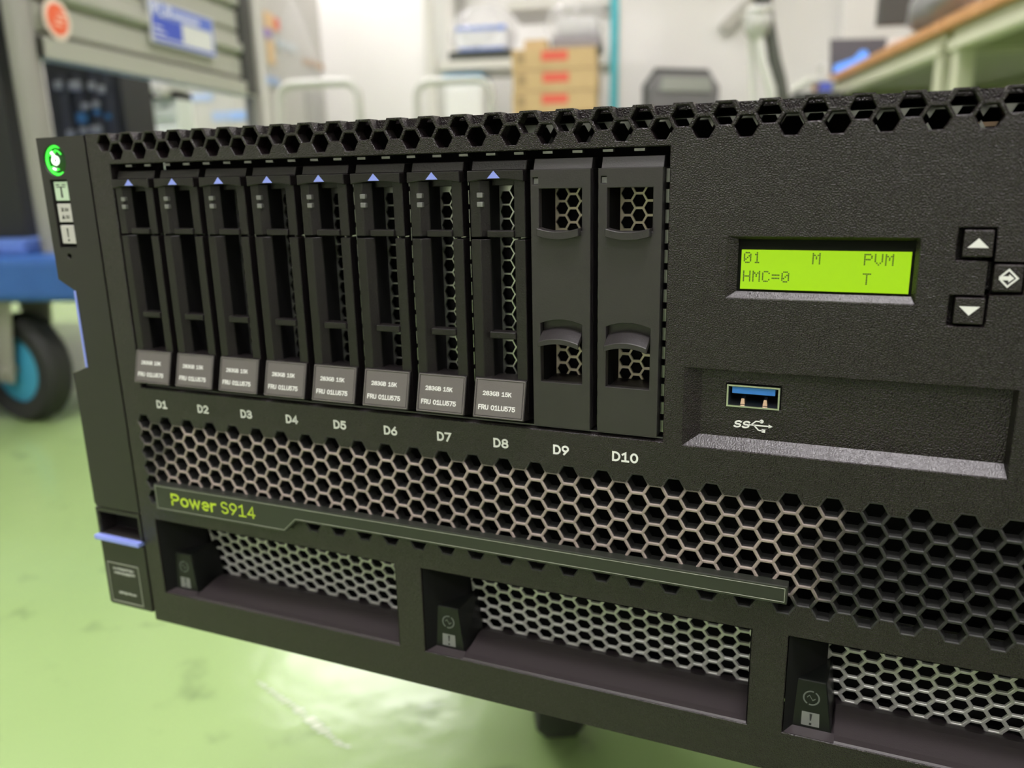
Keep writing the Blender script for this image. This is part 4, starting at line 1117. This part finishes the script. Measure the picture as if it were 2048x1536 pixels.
# green workbenches with an orange-brown edge
green = principled('pale_green_steel', (.40, .43, .27), .45)
dgreen = principled('green_back_panel', (.30, .33, .20), .55)
wood = mottle(principled('bench_edge', (.55, .27, .10), .5), (.52, .25, .09), (.60, .30, .12), 12)
lipm = principled('pale_green_lip', (.58, .59, .44), .4)
def bench(b0, b1, label, shelf=False):
    t = rthing('workbench', label, 'workbench', .728, b0, group='pale green workbenches on the right')
    L = b1 - b0; Dp = .72
    MB().box(0, Dp, .004, L - .004, .712, .74).build('worktop', wood, t, bevel=.003)
    m = MB(); m.box(.02, .045, .02, L - .02, .682, .712); m.box(Dp - .05, Dp - .02, .02, L - .02, .66, .712); m.box(.045, Dp - .05, .02, .05, .66, .712); m.box(.045, Dp - .05, L - .05, L - .02, .66, .712)
    m.build('apron', green, t, bevel=.002)
    MB().box(.006, .046, .03, L - .03, .658, .682).build('apron_lip', lipm, t, bevel=.003)
    for x in (.035, Dp - .04):
        for y in (.05, L - .065): MB().box(x - .021, x + .021, y - .021, y + .021, 0, .658 if x < .1 else .66).build('leg', lipm, t, bevel=.004)
    MB().box(.046, Dp - .05, .05, L - .05, .704, .711).build('underside_panel', dgreen, t)
    if shelf: MB().box(.16, Dp - .02, .10, L - .35, .48, .50).build('lower_shelf', green, t)
    return t
bench(2.318, 3.95, 'pale green workbench nearer the back wall, with the lit laptop on it')
bench(1.00, 2.312, 'pale green workbench reaching the right picture edge, with black cable on its shelf', True)
lap = rthing('laptop', 'open laptop with a bright blue picture on its screen on the workbench', 'laptop', .868, 3.72, .74, .15)
scm = principled('laptop_lid', (.10, .095, .11), .4)
MB().box(-.115, .115, -.16, 0, 0, .012).build('keyboard_deck', scm, lap, bevel=.002)
m = MB(); m.hexa([(-.115, 0, .012), (.115, 0, .012), (.115, .010, .012), (-.115, .010, .012)], [(-.115, .03, .155), (.115, .03, .155), (.115, .04, .155), (-.115, .04, .155)]); lid = m.build('screen_lid', scm, lap)
yy = lambda z: (z - .012) / .143 * .03 - .0008
m = MB(); m.add([(x, yy(z), z) for x, z in ((-.105, .022), (.02, .022), (.045, .075), (.032, .108), (.008, .108), (-.02, .078), (-.10, .052))], [(0, 1, 2, 3, 4, 5, 6)])
m.build('screen_picture', principled('screen_blue', (.05, .15, .5), .3, emit=(.16, .40, 1.0), emit_strength=.9), lid)
mon = rthing('monitor', 'dark flat monitor standing on the workbench behind the grey bundle', 'monitor', .985, 3.12, .74, .1)
MB().box(-.22, .22, -.02, .015, .103, .40).build('panel', principled('monitor_dark', (.055, .055, .05), .45), mon, bevel=.005)
MB().box(-.03, .03, .0, .02, .015, .12).build('neck', principled('monitor_neck', (.5, .5, .48), .4), mon)
MB().box(-.20, .20, -.10, .10, 0, .015).build('foot', principled('monitor_foot', (.62, .61, .58), .4), mon, bevel=.004)
bun = rthing('wrapped_bundle', 'grey bundle in shiny plastic on the edge of the workbench', 'bundle', .815, 2.60, .74)
MB().blob((0, 0, .078), (.075, .19, .068), 8, .12, 26, 14).build('bundle', principled('bundle_grey', (.20, .20, .21), .28), bun, smooth=True)
MB().box(-.06, -.03, -.03, .18, 0, .012).build('black_strap', rubber, bun)
wp = rthing('paper_stack', 'white papers and a small box at the far end of the workbench', 'papers', .80, 3.84, .74)
MB().box(-.06, .0, -.09, .08, 0, .08).build('paper', principled('papers_white', (.80, .79, .77), .5), wp, bevel=.008)
small = tag(MB().box(-.03, .05, -.06, .05, 0, .035).build('small_box', principled('pink_white', (.75, .66, .62), .5), None, loc=RM(.80, 2.93, .74), rot=(0, 0, ROOM_ROT), bevel=.006), 'small pale box between the laptop and the grey bundle', 'box')
crate = rthing('equipment_crate', 'black crate topped with pale cable, standing beside the workbench', 'crate', .60, 3.40)
m = MB(); m.box(-.06, .11, -.16, .16, 0, .655); m.build('crate', principled('crate_black', (.03, .033, .03), .5), crate, bevel=.01)
MB().tube([(-.055, -.1, .668), (-.02, -.12, .69), (.04, -.1, .70), (.1, -.02, .69)], .014, 8).build('pale_cable', principled('cable_pale', (.62, .63, .56), .4), crate, smooth=True)
MB().box(.03, .07, -.15, -.10, .655, .685).build('blue_clip', principled('clip_blue', (.10, .13, .55), .4), crate)
cab = rthing('cable_bag', 'heap of black cable on the lower shelf by the right picture edge', 'cable', 1.10, 1.66, .50)
MB().blob((0, 0, .075), (.16, .26, .075), 3, .12, 26, 12).build('cable_heap', rubber, cab, smooth=True)
